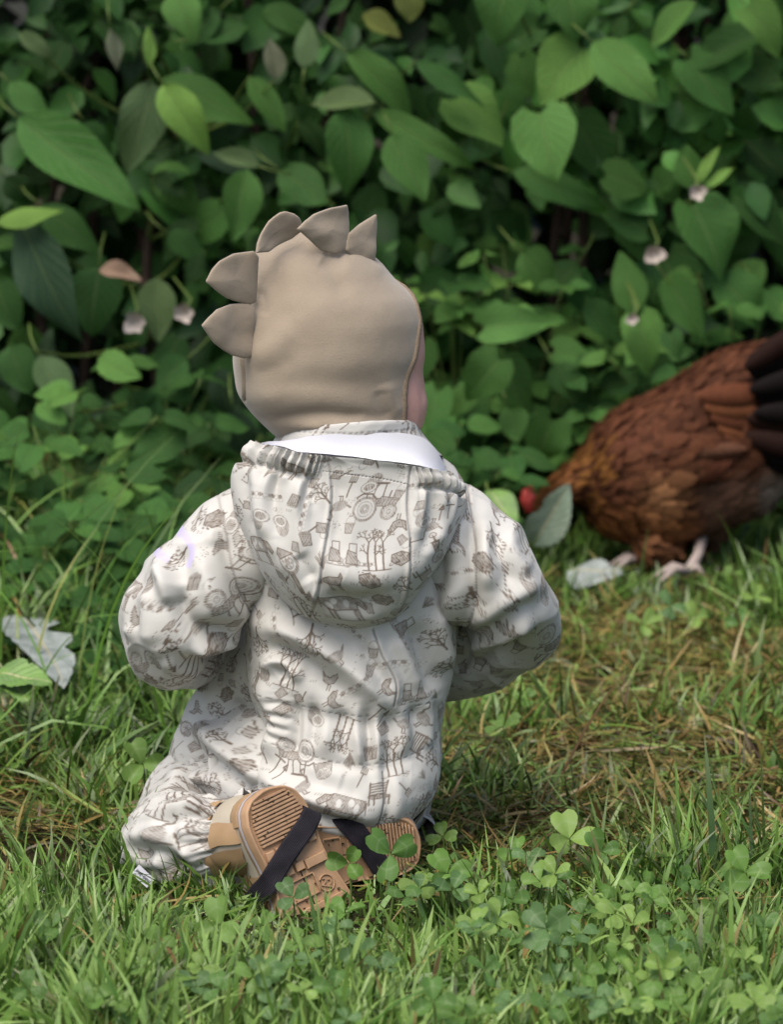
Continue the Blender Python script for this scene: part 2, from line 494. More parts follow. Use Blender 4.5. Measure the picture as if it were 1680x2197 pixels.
LM = {
    'oval': [leaf_mesh('leaf_oval', 'oval', r, f, d, w, i) for i, (r, f, d, w) in enumerate(((.55, .25, .3, .05), (.62, .12, .55, .06), (.5, .45, .2, .04), (.58, -.12, .6, .07), (.56, .3, .9, .05), (.52, .15, -.2, .08)))],
    'heart': [leaf_mesh('leaf_heart', 'heart', r, f, d, w, 10 + i) for i, (r, f, d, w) in enumerate(((.92, .18, .35, .05), (.85, .35, .6, .06), (.95, .05, .3, .04), (.88, .25, .85, .06)))],
    'lance': [leaf_mesh('leaf_lance', 'lance', r, f, d, w, 20 + i) for i, (r, f, d, w) in enumerate(((.34, .3, .4, .03), (.4, .1, .2, .05)))],
    'round': [leaf_mesh('leaf_round', 'round', r, f, d, w, 30 + i, teeth=.07) for i, (r, f, d, w) in enumerate(((.62, .2, .3, .04), (.7, .1, .5, .05)))],
}
def frame(Yd, Zd):
    """rotation whose local +Y runs along Yd and whose local +Z leans to Zd"""
    Yd = Vector(Yd).normalized(); Zd = Vector(Zd)
    X = Yd.cross(Zd)
    if X.length < 1e-5: X = Vector((1, 0, 0))
    X.normalize(); Z = X.cross(Yd)
    return Matrix((X, Yd, Z)).transposed()
def put_leaf(parent, kind, base, tip, width=None, nrm=(0, -1, .5), col=(.05, .12, .03), name='leaf', droop_k=None, var=None):
    base = Vector(base); tip = Vector(tip)
    ms = LM[kind]; k = random.randrange(len(ms)) if var is None else var
    o = bpy.data.objects.new(name, ms[k]); COL.objects.link(o); o.parent = parent
    L = (tip - base).length
    M = frame(tip - base, nrm).to_4x4()
    r0 = {'oval': (.55, .62, .5, .58, .56, .52), 'heart': (.92, .85, .95, .88), 'lance': (.34, .4), 'round': (.62, .7)}[kind][k]
    sx = L if width is None else width / r0
    off = Vector((0, 0, 0)); p = parent
    while p is not None: off += Vector(p.location); p = p.parent
    o.matrix_basis = Matrix.Translation(base - off) @ M @ Matrix.Diagonal((sx, L, L, 1))
    o.color = (*col, 1)
    return o
def tone(k, j=.18):
    """leaf greens: 0 deep, 1 bright; 'g' greyed, 'y' yellowish"""
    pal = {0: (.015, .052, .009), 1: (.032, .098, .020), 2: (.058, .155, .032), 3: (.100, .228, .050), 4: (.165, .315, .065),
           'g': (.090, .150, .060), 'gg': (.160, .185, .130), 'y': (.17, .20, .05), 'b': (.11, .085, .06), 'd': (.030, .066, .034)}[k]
    f = 1 + random.uniform(-j, j); h = random.uniform(-.06, .06)
    return (pal[0] * f * (1 + h), pal[1] * f, pal[2] * f * (1 - h))

def stalk(mb, pts, r0, r1, n=6, k=14):
    sp = spline(pts, k)
    mb.tube(sp, np.linspace(r0, r1, k), n)

# ---- hand-placed leaves: kind, base u v, tip u v, width (picture units), distance Y, tone, tip nearer by dy
LEFT = [
 ('oval', 322, 172, 294, 364, 108, 1.52, 'g', -.03), ('oval', 348, 180, 434, 316, 84, 1.46, 4, -.03), ('oval', 348, 168, 542, 246, 96, 1.56, 2, -.02),
 ('oval', 38, 252, 290, 448, 132, 1.45, 2, -.06), ('oval', 535, 165, 612, 278, 62, 1.58, 2, -.02), ('oval', -8, 478, 118, 440, 46, 1.40, 4, -.02),
 ('oval', 45, 478, 150, 724, 122, 1.42, 'd', -.05), ('round', 212, 572, 200, 714, 112, 1.50, 1, -.03), ('oval', 335, 596, 332, 734, 84, 1.46, 'g', -.02),
 ('round', -12, 600, 30, 706, 86, 1.52, 1, -.02), ('oval', 530, 364, 496, 514, 88, 1.55, 2, -.03), ('oval', 596, 362, 712, 442, 88, 1.56, 1, -.02),
 ('oval', 742, 232, 752, 400, 106, 1.50, 2, -.03), ('oval', 842, 286, 906, 432, 94, 1.50, 2, -.03), ('oval', 800, 240, 1018, 352, 66, 1.52, 2, -.02),
 ('oval', 745, 112, 904, 232, 84, 1.54, 2, -.02), ('oval', 892, 132, 1046, 198, 60, 1.58, 1, -.02), ('oval', 374, -16, 404, 72, 82, 1.52, 3, -.03),
 ('lance', 316, 58, 322, 150, 30, 1.50, 4, -.01), ('oval', 652, 146, 663, 42, 54, 1.50, 'g', .0), ('oval', 592, 170, 582, 80, 48, 1.54, 'gg', .0),
 ('lance', 236, 58, 250, 152, 36, 1.50, 'gg', .0), ('oval', 40, 70, 112, 122, 42, 1.48, 'g', .0), ('oval', 20, 176, 104, 244, 64, 1.48, 2, -.02),
 ('oval', 805, 220, 664, 212, 60, 1.50, 'g', .0), ('oval', 556, 356, 458, 320, 46, 1.48, 'g', -.01), ('oval', 326, 378, 404, 416, 50, 1.62, 0, .0),
 ('oval', 88, 440, 216, 532, 82, 1.56, 1, -.02), ('round', 210, 770, 298, 800, 70, 1.36, 3, -.02), ('oval', 84, 764, 152, 896, 84, 1.34, 'g', -.03),
 ('oval', 398, 912, 274, 1012, 78, 1.22, 1, -.03), ('round', 308, 920, 240, 948, 46, 1.22, 3, -.02), ('round', 80, 866, 138, 908, 46, 1.24, 3, -.02),
 ('oval', 430, 80, 540, 60, 60, 1.66, 1, .0), ('oval', 560, 20, 700, 60, 70, 1.68, 1, .0), ('oval', 470, 20, 380, 100, 70, 1.66, 1, .0),
 ('oval', 300, 100, 200, 50, 60, 1.66, 1, .0), ('oval', 180, 260, 240, 340, 60, 1.62, 1, .0), ('oval', 640, 260, 720, 330, 60, 1.62, 0, .0),
 ('oval', 10, 380, 70, 440, 60, 1.60, 0, .0), ('oval', 420, 470, 330, 560, 66, 1.62, 0, .0), ('round', 360, 500, 440, 560, 60, 1.60, 1, .0),
 ('oval', 275, 850, 360, 900, 74, 1.40, 1, -.02), ('oval', 400, 770, 330, 830, 70, 1.46, 1, -.02), ('round', 20, 740, 60, 840, 80, 1.40, 1, -.02),
 ('oval', 700, 420, 640, 330, 60, 1.66, 0, .0), ('oval', 780, 30, 860, 80, 60, 1.66, 'y', .0), ('oval', 880, -22, 872, 48, 64, 1.56, 'y', .0),
 ('lance', 440, 540, 392, 610, 40, 1.58, 0, .0), ('oval', 500, 880, 520, 990, 80, 1.45, 'd', .0), ('oval', 470, 790, 500, 900, 70, 1.50, 'd', .0)]
RIGHT = [
 ('heart', 1246, 104, 1152, 214, 132, 1.62, 3, -.02), ('oval', 1272, 90, 1408, 214, 108, 1.56, 3, -.03), ('heart', 1158, 244, 1197, 384, 142, 1.56, 3, -.03),
 ('oval', 1100, 368, 1308, 432, 72, 1.62, 2, -.02), ('heart', 1488, 442, 1566, 586, 146, 1.58, 2, -.03), ('oval', 1490, 406, 1476, 308, 74, 1.64, 2, .0),
 ('lance', 1492, 400, 1545, 308, 26, 1.56, 4, .0), ('lance', 1512, 406, 1576, 354, 26, 1.56, 4, .0), ('oval', 1360, 672, 1337, 540, 76, 1.62, 2, .0),
 ('heart', 1370, 682, 1402, 796, 94, 1.56, 3, -.02), ('heart', 1384, 492, 1288, 452, 78, 1.68, 1, .0), ('heart', 1480, 130, 1578, 242, 112, 1.66, 2, -.02),
 ('oval', 1492, 4, 1388, 96, 60, 1.58, 3, .0), ('heart', 1606, 16, 1700, 104, 100, 1.56, 3, -.01), ('heart', 1082, -36, 1062, 88, 116, 1.60, 2, -.02),
 ('heart', 1222, -30, 1234, 84, 112, 1.60, 2, -.02), ('oval', 1652, 68, 1458, 138, 80, 1.66, 1, .0), ('heart', 1062, 276, 1026, 344, 80, 1.70, 1, .0),
 ('heart', 955, 192, 1012, 258, 90, 1.68, 1, .0), ('heart', 1240, 262, 1322, 396, 112, 1.70, 1, .0), ('heart', 1040, 702, 1184, 678, 86, 1.52, 3, -.01),
 ('oval', 1560, 130, 1690, 180, 90, 1.68, 1, .0), ('oval', 1600, 300, 1690, 380, 90, 1.68, 0, .0), ('heart', 1440, 240, 1380, 330, 90, 1.72, 0, .0),
 ('heart', 1600, 420, 1690, 520, 100, 1.66, 1, .0), ('oval', 1240, 560, 1180, 640, 80, 1.66, 1, .0), ('heart', 1560, 610, 1640, 700, 110, 1.60, 2, -.01),
 ('heart', 1440, 610, 1520, 720, 100, 1.60, 2, -.01), ('oval', 1260, 640, 1320, 740, 70, 1.62, 1, .0), ('round', 1120, 540, 1200, 620, 90, 1.60, 2, .0),
 ('heart', 940, 840, 900, 960, 90, 1.50, 2, -.02), ('oval', 1090, 870, 1120, 950, 66, 1.50, 2, -.01), ('oval', 1020, 820, 960, 900, 60, 1.52, 2, -.01),
 ('round', 1190, 780, 1240, 860, 70, 1.56, 1, -.01), ('heart', 1150, 60, 1040, 120, 80, 1.72, 1, .0), ('oval', 1340, 30, 1280, 110, 70, 1.70, 1, .0),
 ('oval', 1640, 560, 1560, 640, 80, 1.66, 2, .0), ('oval', 1640, 620, 1700, 690, 80, 1.62, 2, .0), ('round', 1290, 830, 1380, 800, 60, 1.60, 1, .0)]

def build_shrub(label, name, spec, kinds, urange, base_pts, seed, nrand, vmax):
    random.seed(seed)
    root = empty(name, (float(base_pts[0][0]), float(base_pts[0][1]), 0.0), label, 'shrub')
    # woody stems
    tips = []
    for k, bp in enumerate(base_pts):
        mb = MB()
        top = Vector((bp[0] + random.uniform(-.2, .2), bp[1] + random.uniform(-.05, .25), random.uniform(.9, 1.35)))
        pts = [(bp[0], bp[1], -.02), (bp[0] + random.uniform(-.08, .08), bp[1] + random.uniform(-.08, .02), .35), (top.x * .5 + bp[0] * .5, top.y * .6 + bp[1] * .4, .75), tuple(top)]
        stalk(mb, pts, .0085, .003, 8, 20)
        sp = spline(pts, 20)
        part('stem', mb.mesh('stem', BARK, True), root)
        tips.append(sp)
    allp = np.concatenate(tips)
    sidemb = MB()
    n = 0
    for (kind, u0, v0, u1, v1, w, Y, t, dy) in spec:
        b = at(u0, v0, Y); e = at(u1, v1, Y + dy)
        W = w * (Y + 3.0) / FOC * 1.02
        nr = (random.uniform(-.45, .45), -1, random.uniform(.2, 1.0))
        put_leaf(root, kind, b, e, W, nr, tone(t, .10))
        # stalk to the nearest wood
        if n % 2 == 0:
            q = allp[np.argmin(np.linalg.norm(allp - (b + np.array((0, .12, -.10))), axis=1))]
            mid = (np.asarray(b) * .55 + q * .45) + np.array((0, .03, -.02))
            stalk(sidemb, [q, mid, b], .0032, .0012, 5, 8)
        else:
            d = norm(np.asarray(b) - np.asarray(e))
            stalk(sidemb, [np.asarray(b) + d * .04 + np.array((0, .05, 0)), np.asarray(b) + d * .015, b], .0014, .0010, 5, 5)
        n += 1
    # leaves of the same shrub further in and around
    k = 0
    while k < nrand:
        u = random.uniform(*urange); v = random.uniform(-420, vmax); Y = random.uniform(1.62, 2.05) - .25 * (v > 700) * random.random()
        if v < -60: Y -= .25 * random.random()
        b = at(u, v, Y)
        if b[2] < .05: continue
        L = random.choice((random.uniform(.03, .055), random.uniform(.045, .09))); a = random.gauss(-1.57, .75)
        d = Vector((math.cos(a) * L, random.uniform(-.6, .15) * L, math.sin(a) * L))
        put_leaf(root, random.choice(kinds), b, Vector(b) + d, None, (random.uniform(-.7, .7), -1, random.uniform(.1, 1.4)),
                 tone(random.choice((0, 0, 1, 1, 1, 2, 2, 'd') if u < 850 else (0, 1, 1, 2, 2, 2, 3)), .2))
        k += 1
    part('twig', sidemb.mesh('twig', STEM, True), root, kind='stuff')
    return root

def in_band(a, b, y0, y1, k, s):
    r = np.random.default_rng(s)
    return [(r.uniform(a, b), r.uniform(y0, y1)) for _ in range(k)]
SHRUB_L = build_shrub('shrub with large pointed oval leaves, filling the hedge on the left', 'oval_leaved_shrub', LEFT, ('oval', 'oval', 'oval', 'lance'), (-420, 930), in_band(-.65, .05, 1.75, 2.05, 8, 1), 5, 245, 900)
SHRUB_R = build_shrub('shrub with bright heart-shaped leaves, filling the hedge on the right', 'heart_leaved_shrub', RIGHT, ('heart', 'heart', 'oval'), (850, 2100), in_band(.08, .75, 1.85, 2.1, 8, 2), 6, 255, 1000)

# ---- the deep mass of the hedge further back and above
def leaf_cloud(name, pts, size, cols, seed, flat=(0, -1, .6), bright=0.0):
    r = np.random.default_rng(seed)
    n = len(pts)
    t = np.array([0, .22, .5, .8, 1]); w = np.array([.03, .8, 1, .55, 0]) * .5
    loc = []
    for tt, ww in zip(t, w): loc += [(-ww, tt), (0, tt), (ww, tt)]
    loc = np.array(loc)
    Yd = norm(np.stack([r.normal(0, .8, n), r.normal(-.3, .5, n), r.normal(-.7, .6, n)], -1))
    N0 = np.asarray(flat) + r.normal(0, .6, (n, 3))
    X = norm(np.cross(Yd, N0)); Z = np.cross(X, Yd)
    L = r.uniform(*size, n)
    rt = r.uniform(.5, .8, n)
    zz = .25 * np.abs(loc[:, 0])[None] - .25 * loc[:, 1][None] ** 2
    V = pts[:, None] + X[:, None] * (loc[:, 0][None] * (L * rt)[:, None])[..., None] + Yd[:, None] * (loc[:, 1][None] * L[:, None])[..., None] + Z[:, None] * (zz * L[:, None])[..., None]
    F = (grid_faces(5, 3)[None] + (np.arange(n) * 15)[:, None, None]).reshape(-1, 4)
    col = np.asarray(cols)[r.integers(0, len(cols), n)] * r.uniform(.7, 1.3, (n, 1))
    uv = np.tile(np.stack([loc[:, 0] + .5, loc[:, 1]], -1), (n, 1))
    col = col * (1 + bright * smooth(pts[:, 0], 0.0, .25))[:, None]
    return mesh_np(name, V.reshape(-1, 3), F, CLOUD, {'col': np.repeat(col, 15, 0)}, uv)
def cloud_material():
    m, nt, b = material('foliage_mass', .55, .25)
    c = attr(nt, 'col', True)
    c2 = mixc(nt, .6, c, ramp(nt, noise_tex(nt, 40, 3), [(.3, (.7, .7, .7)), (.7, (1.2, 1.2, 1.1))]), 'MULTIPLY')
    nt.links.new(c2, b.inputs['Base Color'])
    tr = nd(nt, 'ShaderNodeBsdfTranslucent'); nt.links.new(c2, tr.inputs[0])
    mx = nd(nt, 'ShaderNodeMixShader'); mx.inputs[0].default_value = .2
    nt.links.new(b.outputs[0], mx.inputs[1]); nt.links.new(tr.outputs[0], mx.inputs[2])
    nt.links.new(mx.outputs[0], nt.nodes['Material Output'].inputs[0])
    return m
CLOUD = cloud_material()
def make_mass():
    r = np.random.default_rng(3)
    n = 12000
    x = r.uniform(-2.2, 2.4, n); y = r.uniform(2.12, 3.2, n); z = r.uniform(.0, 1.9, n)
    pts = np.stack([x, y, z], -1)
    n2 = 9000                                                               # the hedge top, above the frame, made to overhang and shade the leaves below
    pts = np.concatenate([pts, np.stack([r.uniform(-2.2, 2.4, n2), r.uniform(1.55, 3.2, n2), r.uniform(.92, 1.9, n2)], -1)])
    n3 = 3000                                                               # the hedge's run to both sides of the frame
    sx = np.where(r.random(n3) < .5, r.uniform(-2.2, -.85, n3), r.uniform(1.0, 2.4, n3))
    pts = np.concatenate([pts, np.stack([sx, r.uniform(1.5, 2.3, n3), r.uniform(.02, 1.7, n3)], -1)])
    me = leaf_cloud('hedge_foliage', pts, (.05, .11), [(.009, .026, .006), (.014, .040, .008), (.007, .020, .005)], 4)  # greens darkened to paint in the shade inside the hedge
    link('hedge_foliage', me, kind='stuff', label='deep foliage of the hedge behind the front leaves, shade painted into its green', category='hedge')
make_mass()
def make_fill():
    r = np.random.default_rng(13)
    n = 5200
    u = r.uniform(-300, 2000, n); v = r.uniform(-100, 980, n); Y = r.uniform(1.66, 2.15, n)
    cl = fbm(np.stack([u / 130, v / 130], -1), 77, 2)
    k = cl + r.normal(0, .25, n) > -.05
    p = at(u, v, Y)[k]; p = p[p[:, 2] > .04]
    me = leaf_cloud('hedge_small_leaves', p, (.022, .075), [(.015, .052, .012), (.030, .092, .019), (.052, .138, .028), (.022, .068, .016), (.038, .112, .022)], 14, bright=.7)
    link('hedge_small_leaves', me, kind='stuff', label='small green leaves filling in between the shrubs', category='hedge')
make_fill()

# ---- low herbs with compound leaves at the hedge foot
def make_herb(x, y, h, nleaf, spread, toneset, label, seed, size=(.03, .05)):
    random.seed(seed)
    root = empty('ground_elder_plant', (x, y, 0), label, 'plant')
    mb = MB()
    for k in range(nleaf):
        a = random.uniform(0, 6.28); rr = spread * math.sqrt(random.random())
        hh = h * random.uniform(.45, 1.05)
        end = Vector((x + rr * math.cos(a), y + rr * math.sin(a) * .8 - .02, hh))
        stalk(mb, [(x + random.uniform(-.02, .02), y + random.uniform(-.02, .02), -.01), (x + .4 * rr * math.cos(a), y + .3 * rr * math.sin(a), hh * .65), tuple(end)], .0016, .0009, 5, 8)
        yaw = random.uniform(0, 6.28); L = random.uniform(*size)
        t = random.choice(toneset)
        nrm = Vector((random.uniform(-.4, .4), -.7 + random.uniform(-.3, .3), 1))
        for da in (-1.25, 0, 1.25):
            d = Vector((math.cos(yaw + da), math.sin(yaw + da) * .8, random.uniform(-.35, .1))).normalized()
            st = end + d * .007
            put_leaf(root, 'round', st, st + d * L * (1.1 if da == 0 else .95), None, nrm, tone(t, .15))
    part('stem', mb.mesh('stem', STEM, True), root)
    return root
HERBS = [
 (200, 1085, .20, 16, .11, (2, 3, 2), 'ground elder with pale three-part leaves left of the child\'s shoulder'),
 (40, 1060, .17, 12, .10, (1, 2, 2), 'leafy herb at the left edge below the big drooping leaf'),
 (110, 1240, .10, 9, .09, (1, 2), 'low herb in the long grass at the left edge'),
 (270, 1240, .08, 6, .06, (1, 1, 2), 'small dark herb beside the child\'s left elbow'),
 (980, 700, .30, 20, .11, (3, 4, 2, 3), 'bright young herb just right of the beige hat'),
 (1120, 640, .33, 18, .12, (2, 3, 1), 'leafy herb midway between the hat and the heart-leaved stem'),
 (1010, 900, .20, 18, .12, (2, 1, 2, 3), 'leafy herb in front of the child\'s face'),
 (1130, 950, .18, 14, .11, (1, 2, 1), 'dark leafy herb between the child\'s shoulder and the hen'),
 (1270, 850, .22, 14, .11, (1, 2, 2), 'leafy herb just behind the hen\'s back'),
 (1440, 760, .30, 16, .13, (2, 3, 1), 'tall leafy herb above the hen'),
 (1600, 700, .30, 14, .13, (2, 2, 3), 'tall leafy herb behind the hen\'s tail'),
 (420, 1000, .16, 12, .12, (0, 1, 1), 'dark herb behind the child\'s left shoulder'),
 (330, 860, .26, 12, .12, (1, 2, 1), 'leafy herb left of the back of the hat'),
 (120, 930, .24, 14, .13, (1, 2, 3), 'leafy herb under the shrub at far left'),
 (60, 1170, .12, 12, .10, (1, 2, 1), 'dark weed in the left margin just above the silver leaf', .95),
 (190, 1190, .11, 12, .10, (1, 1, 2), 'weed growing between the left edge and the lilac sleeve mark', .95),
 (310, 1130, .13, 12, .10, (0, 1, 2), 'weed close behind the upper left sleeve', 1.0),
 (400, 1060, .15, 12, .10, (0, 1, 1), 'dark weed behind the slope of the left shoulder', 1.05),
 (230, 1280, .08, 8, .08, (1, 1), 'low weed just left of the bent left elbow', .75),
 (20, 1290, .08, 8, .07, (2, 1), 'low weed at the left edge behind the silver leaf', .90),
 (1010, 1020, .13, 10, .08, (1, 2, 1), 'weed right behind the right shoulder of the suit', 1.35),
 (1100, 1000, .16, 12, .09, (1, 2, 2), 'weed between the right shoulder and the red comb', 1.62),
 (950, 960, .18, 12, .10, (1, 2), 'weed directly right of the white hood lining', 1.40),
 (1640, 1120, .10, 8, .08, (2, 1), 'low herb on the lawn under the hen\'s tail'),
]
for k, (u, v, h, n, s, ts, lab, *yy) in enumerate(HERBS):
    Y0 = 1.20 if (u < 320 and v > 900) else (1.42 if u < 900 else 1.66)
    if u > 1600 and v > 1000: Y0 = 1.62
    if yy: Y0 = yy[0]
    p = at(u, v, Y0)
    hh = max(.06, min(h * 1.2, p[2] + .05))
    make_herb(float(p[0]), Y0, hh, n, s, ts, lab, 100 + k, (.024, .042) if u > 900 and v < 760 else (.03, .052))
# ================================================================== the printed cloth
class Ink:
    """a sheet of printed farm sketches, drawn at .3 mm; local motif units are millimetres"""
    def __init__(s, w, h, res=.0003):
        s.res = res; s.nx = int(w / res) + 2; s.ny = int(h / res) + 2
        s.A = np.zeros((s.ny, s.nx), np.float32); s.w = w; s.h = h
        yy, xx = np.mgrid[0:s.ny, 0:s.nx]
        s.hatch = (.72 + .28 * np.sin((xx * .8 + yy * .55) * 1.1 + 2.5 * vnoise(np.stack([xx * .05, yy * .05], -1), 3))
                   ).astype(np.float32) * (.85 + .3 * vnoise(np.stack([xx * .16, yy * .16], -1), 4)).astype(np.float32)
    def motif(s, x, y, rot, sc, fl=1):
        s.o = (x, y); s.c = math.cos(rot); s.sn = math.sin(rot); s.sc = sc * .001; s.fl = fl
    def P(s, p):
        x = p[0] * s.fl * s.sc; y = p[1] * s.sc
        return (s.o[0] + s.c * x - s.sn * y, s.o[1] + s.sn * x + s.c * y)
    def _win(s, pts, pad):
        xs = [p[0] for p in pts]; ys = [p[1] for p in pts]
        i0 = max(0, int((min(xs) - pad) / s.res)); i1 = min(s.nx, int((max(xs) + pad) / s.res) + 2)
        j0 = max(0, int((min(ys) - pad) / s.res)); j1 = min(s.ny, int((max(ys) + pad) / s.res) + 2)
        if i1 <= i0 or j1 <= j0: return None
        Y, X = np.mgrid[j0:j1, i0:i1]
        return (slice(j0, j1), slice(i0, i1)), X * s.res, Y * s.res
    def _put(s, sl, d, ink, hatch):
        c = np.clip(.5 - d / s.res, 0, 1) * ink
        if hatch: c = c * s.hatch[sl]
        s.A[sl] = np.maximum(s.A[sl], c)
    def line(s, pts, w=.7, ink=.85, w1=None):
        q = [s.P(p) for p in pts]
        for k in range(len(q) - 1):
            ww = w if w1 is None else w + (w1 - w) * k / max(1, len(q) - 2)
            a, b = q[k], q[k + 1]
            win = s._win((a, b), .001)
            if win is None: continue
            sl, X, Y = win
            dx, dy = b[0] - a[0], b[1] - a[1]; L = dx * dx + dy * dy + 1e-12
            t = np.clip(((X - a[0]) * dx + (Y - a[1]) * dy) / L, 0, 1)
            s._put(sl, np.hypot(X - a[0] - t * dx, Y - a[1] - t * dy) - (ww * .52 + .07) * s.sc, ink, False)
    def ell(s, c, rx, ry=None, ink=.7, ring=None, rot=0, hatch=True, erase=False):
        ry = rx if ry is None else ry
        o = s.P(c); m = max(rx, ry) * s.sc
        win = s._win((o,), m + .001)
        if win is None: return
        sl, X, Y = win
        a = rot * s.fl
        ca, sa = s.c * math.cos(a) - s.sn * math.sin(a), s.sn * math.cos(a) + s.c * math.sin(a)
        x = (X - o[0]) * ca + (Y - o[1]) * sa; y = -(X - o[0]) * sa + (Y - o[1]) * ca
        k = np.hypot(x / rx, y / ry); d = (k - s.sc) * min(rx, ry)
        if ring: d = np.abs(d) - ring * .5 * s.sc
        if erase:
            s.A[sl] *= 1 - np.clip(.5 - d / s.res, 0, 1)
        else: s._put(sl, d, ink if ring else min(1, ink * 1.25), hatch)
    def poly(s, pts, ink=.6, hatch=True, edge=.6):
        q = [s.P(p) for p in pts]
        win = s._win(q, .0005)
        if win is None: return
        sl, X, Y = win
        ins = np.zeros(X.shape, bool); n = len(q)
        for k in range(n):
            (x0, y0), (x1, y1) = q[k], q[(k + 1) % n]
            c = ((y0 > Y) != (y1 > Y)) & (X < (x1 - x0) * (Y - y0) / (y1 - y0 + 1e-15) + x0)
            ins ^= c
        v = ins * min(1, ink * 1.3)
        if hatch: v = v * s.hatch[sl]
        s.A[sl] = np.maximum(s.A[sl], v)
        if edge: s.line(list(pts) + [pts[0]], edge, min(1, ink + .25))
def m_tractor(k, r):
    k.poly([(-1, 2), (15, 2), (16, 8), (2, 9.5)], .55); k.poly([(-10, 8), (2, 8), (2.5, 4), (-4, 3)], .5)
    k.line([(-10, 8), (-9, 19), (1.5, 19.5), (3, 9)], .9); k.line([(-11, 19.5), (3, 20)], 1.2); k.line([(-5, 19), (-5, 9)], .7); k.line([(8, 9), (8, 14)], 1.0)
    for i in range(4): k.line([(4 + i * 2.6, 3), (5.5 + i * 2.6, 7.5)], .5)
    for c, rr in (((-8.5, -.5), 8.6), ((11, -2.2), 5.6)):
        k.ell(c, rr, erase=True); k.ell(c, rr, ink=.9, ring=2.0); k.ell(c, rr * .66, ink=.75, ring=.7); k.ell(c, rr * .45, ink=.5); k.ell(c, rr * .12, erase=True)
    k.line([(-17, 8), (-13, 11), (-6, 11), (-1, 7)], 1.1)
def m_oldtractor(k, r):
    k.poly([(-2, 2), (2, 2), (2.4, 15), (-2.4, 15)], .8); k.line([(0, 15), (0, 21)], 1); k.ell((0, 22.5), 2.2, ring=.9, hatch=False); k.ell((0, 22.5), .7)
    k.ell((0, -4), 8.4, 7.4, erase=True); k.ell((0, -4), 8, 7, .85, ring=2.4); k.ell((0, -4), 5, 4.2, .8, ring=.8); k.ell((0, -4), 2.6, 2.2, .7)
    for a in range(6): k.ell((3.6 * math.cos(a), -4 + 3 * math.sin(a)), .8, .8, .8)
    k.poly([(-7, -10), (6, -13), (9, -8), (7, -5)], .6); k.line([(3, 3), (7, 7), (4, 10), (7, 14)], .5); k.line([(-3, 16), (3, 16)], .8)
def branch(k, x, y, a, L, w, d, r):
    x2 = x + L * math.cos(a); y2 = y + L * math.sin(a)
    k.line([(x, y), (x2, y2)], w, .9)
    if d > 0:
        for da in (r.uniform(.3, .75), -r.uniform(.3, .75)):
            branch(k, x2, y2, a + da, L * r.uniform(.6, .85), max(.45, w * .68), d - 1, r)
def m_trees(k, r):
    for x in (-6, 0, 6):
        k.line([(x, -15), (x + r.uniform(-.5, .5), -2), (x + r.uniform(-1, 1), 3)], 1.3)
        branch(k, x, 0, 1.57 + r.uniform(-.2, .2), 5.5, 1.0, 4, r)
        branch(k, x, -4, 1.57 + r.choice((-.8, .8)), 4, .7, 2, r)
    k.line([(-11, -15), (-2, -15.4), (12, -15)], .6)
def m_baretree(k, r):
    k.line([(0, -12), (.6, -4)], 1.5); branch(k, .5, -5, 1.57, 5, 1.3, 5, r); branch(k, .4, -7, 1.0, 4, .9, 3, r); branch(k, .4, -7, 2.2, 4, .9, 3, r)
def m_goose(k, r):
    k.ell((0, 0), 7, 4.2, .6, rot=.25); k.line([(5, 2), (6.5, 5), (5, 9), (6, 11.5)], 1.9, .75, 1.2); k.ell((6.3, 11.8), 1.4, 1.1, .8); k.line([(7, 11.6), (9, 11)], .9)
    k.line([(0, -4), (.5, -8), (2, -8)], .7); k.line([(-2, -4), (-1.5, -8), (0, -8)], .7); k.line([(-7, 0), (-10, 2)], 1.4, .7)
def m_cow(k, r):
    k.poly([(-14, 6), (12, 7), (15, 3), (12, -3), (-12, -4), (-15, 0)], .62); k.poly([(12, 6), (18, 5), (21, -1), (18, -3), (13, 1)], .65)
    for x in (-12, -8, 8, 11): k.poly([(x, -3), (x + 2, -3), (x + 1.6, -11), (x + .3, -11)], .65, edge=.4)
    for c in ((-4, 3), (5, 1), (-9, 0)): k.ell(c, 3, 2.1, erase=True, rot=r.uniform(0, 3))
    k.line([(-15, 5), (-17, -3)], .7); k.line([(-20, -11.5), (18, -11.6)], .5, .6)
def m_basket(k, r):
    k.poly([(-5, 4), (5, 4), (4, -5), (-4, -5)], .45); k.ell((0, 4), 5.6, 2.2, .65)
    for i in range(5): k.line([(-4 + i * 2, 3), (-3.4 + i * 1.7, -5)], .45)
    for i in range(6): k.ell((-4 + i * 1.6, 4.6 + r.uniform(-.6, 1.2)), 1.1, 1.1, .75, ring=.5)
def m_bench(k, r):
    for i in range(5): k.line([(-7, i * 2), (6, i * 2 + 1)], .9, .8)
    k.line([(-7, -2), (-7.5, 9)], 1.1); k.line([(6, -2), (6.4, 10)], 1.1)
    for x in (-7, 6, -3, 9): k.line([(x, -1), (x + 1, -8)], 1.1)
    k.poly([(-8, -1), (6, 0), (10, -2.5), (-4, -3.4)], .6)
def m_stump(k, r):
    k.poly([(-7, 2), (7, 2), (8.5, -7), (-8.5, -7)], .6); k.ell((0, 2), 7.4, 4.6, erase=True)
    for q in (7, 5, 3.2, 1.4): k.ell((0, 2), q, q * .62, .85, ring=.75)
def m_bucket(k, r):
    k.poly([(-3.4, 2), (3.4, 2), (2.4, -5), (-2.4, -5)], .5); k.ell((0, 3), 3.6, 5, .75, ring=.5); k.ell((0, 2), 3.4, 1.1, .7, ring=.5)
def m_rake(k, r):
    k.line([(0, -8), (0, 7)], .9); k.line([(-4, 7), (4, 7)], 1.3)
    if r.random() < .5: k.line([(7, -8), (7, 4)], .8); k.poly([(5.2, 3), (8.8, 3), (7, 8)], .8)
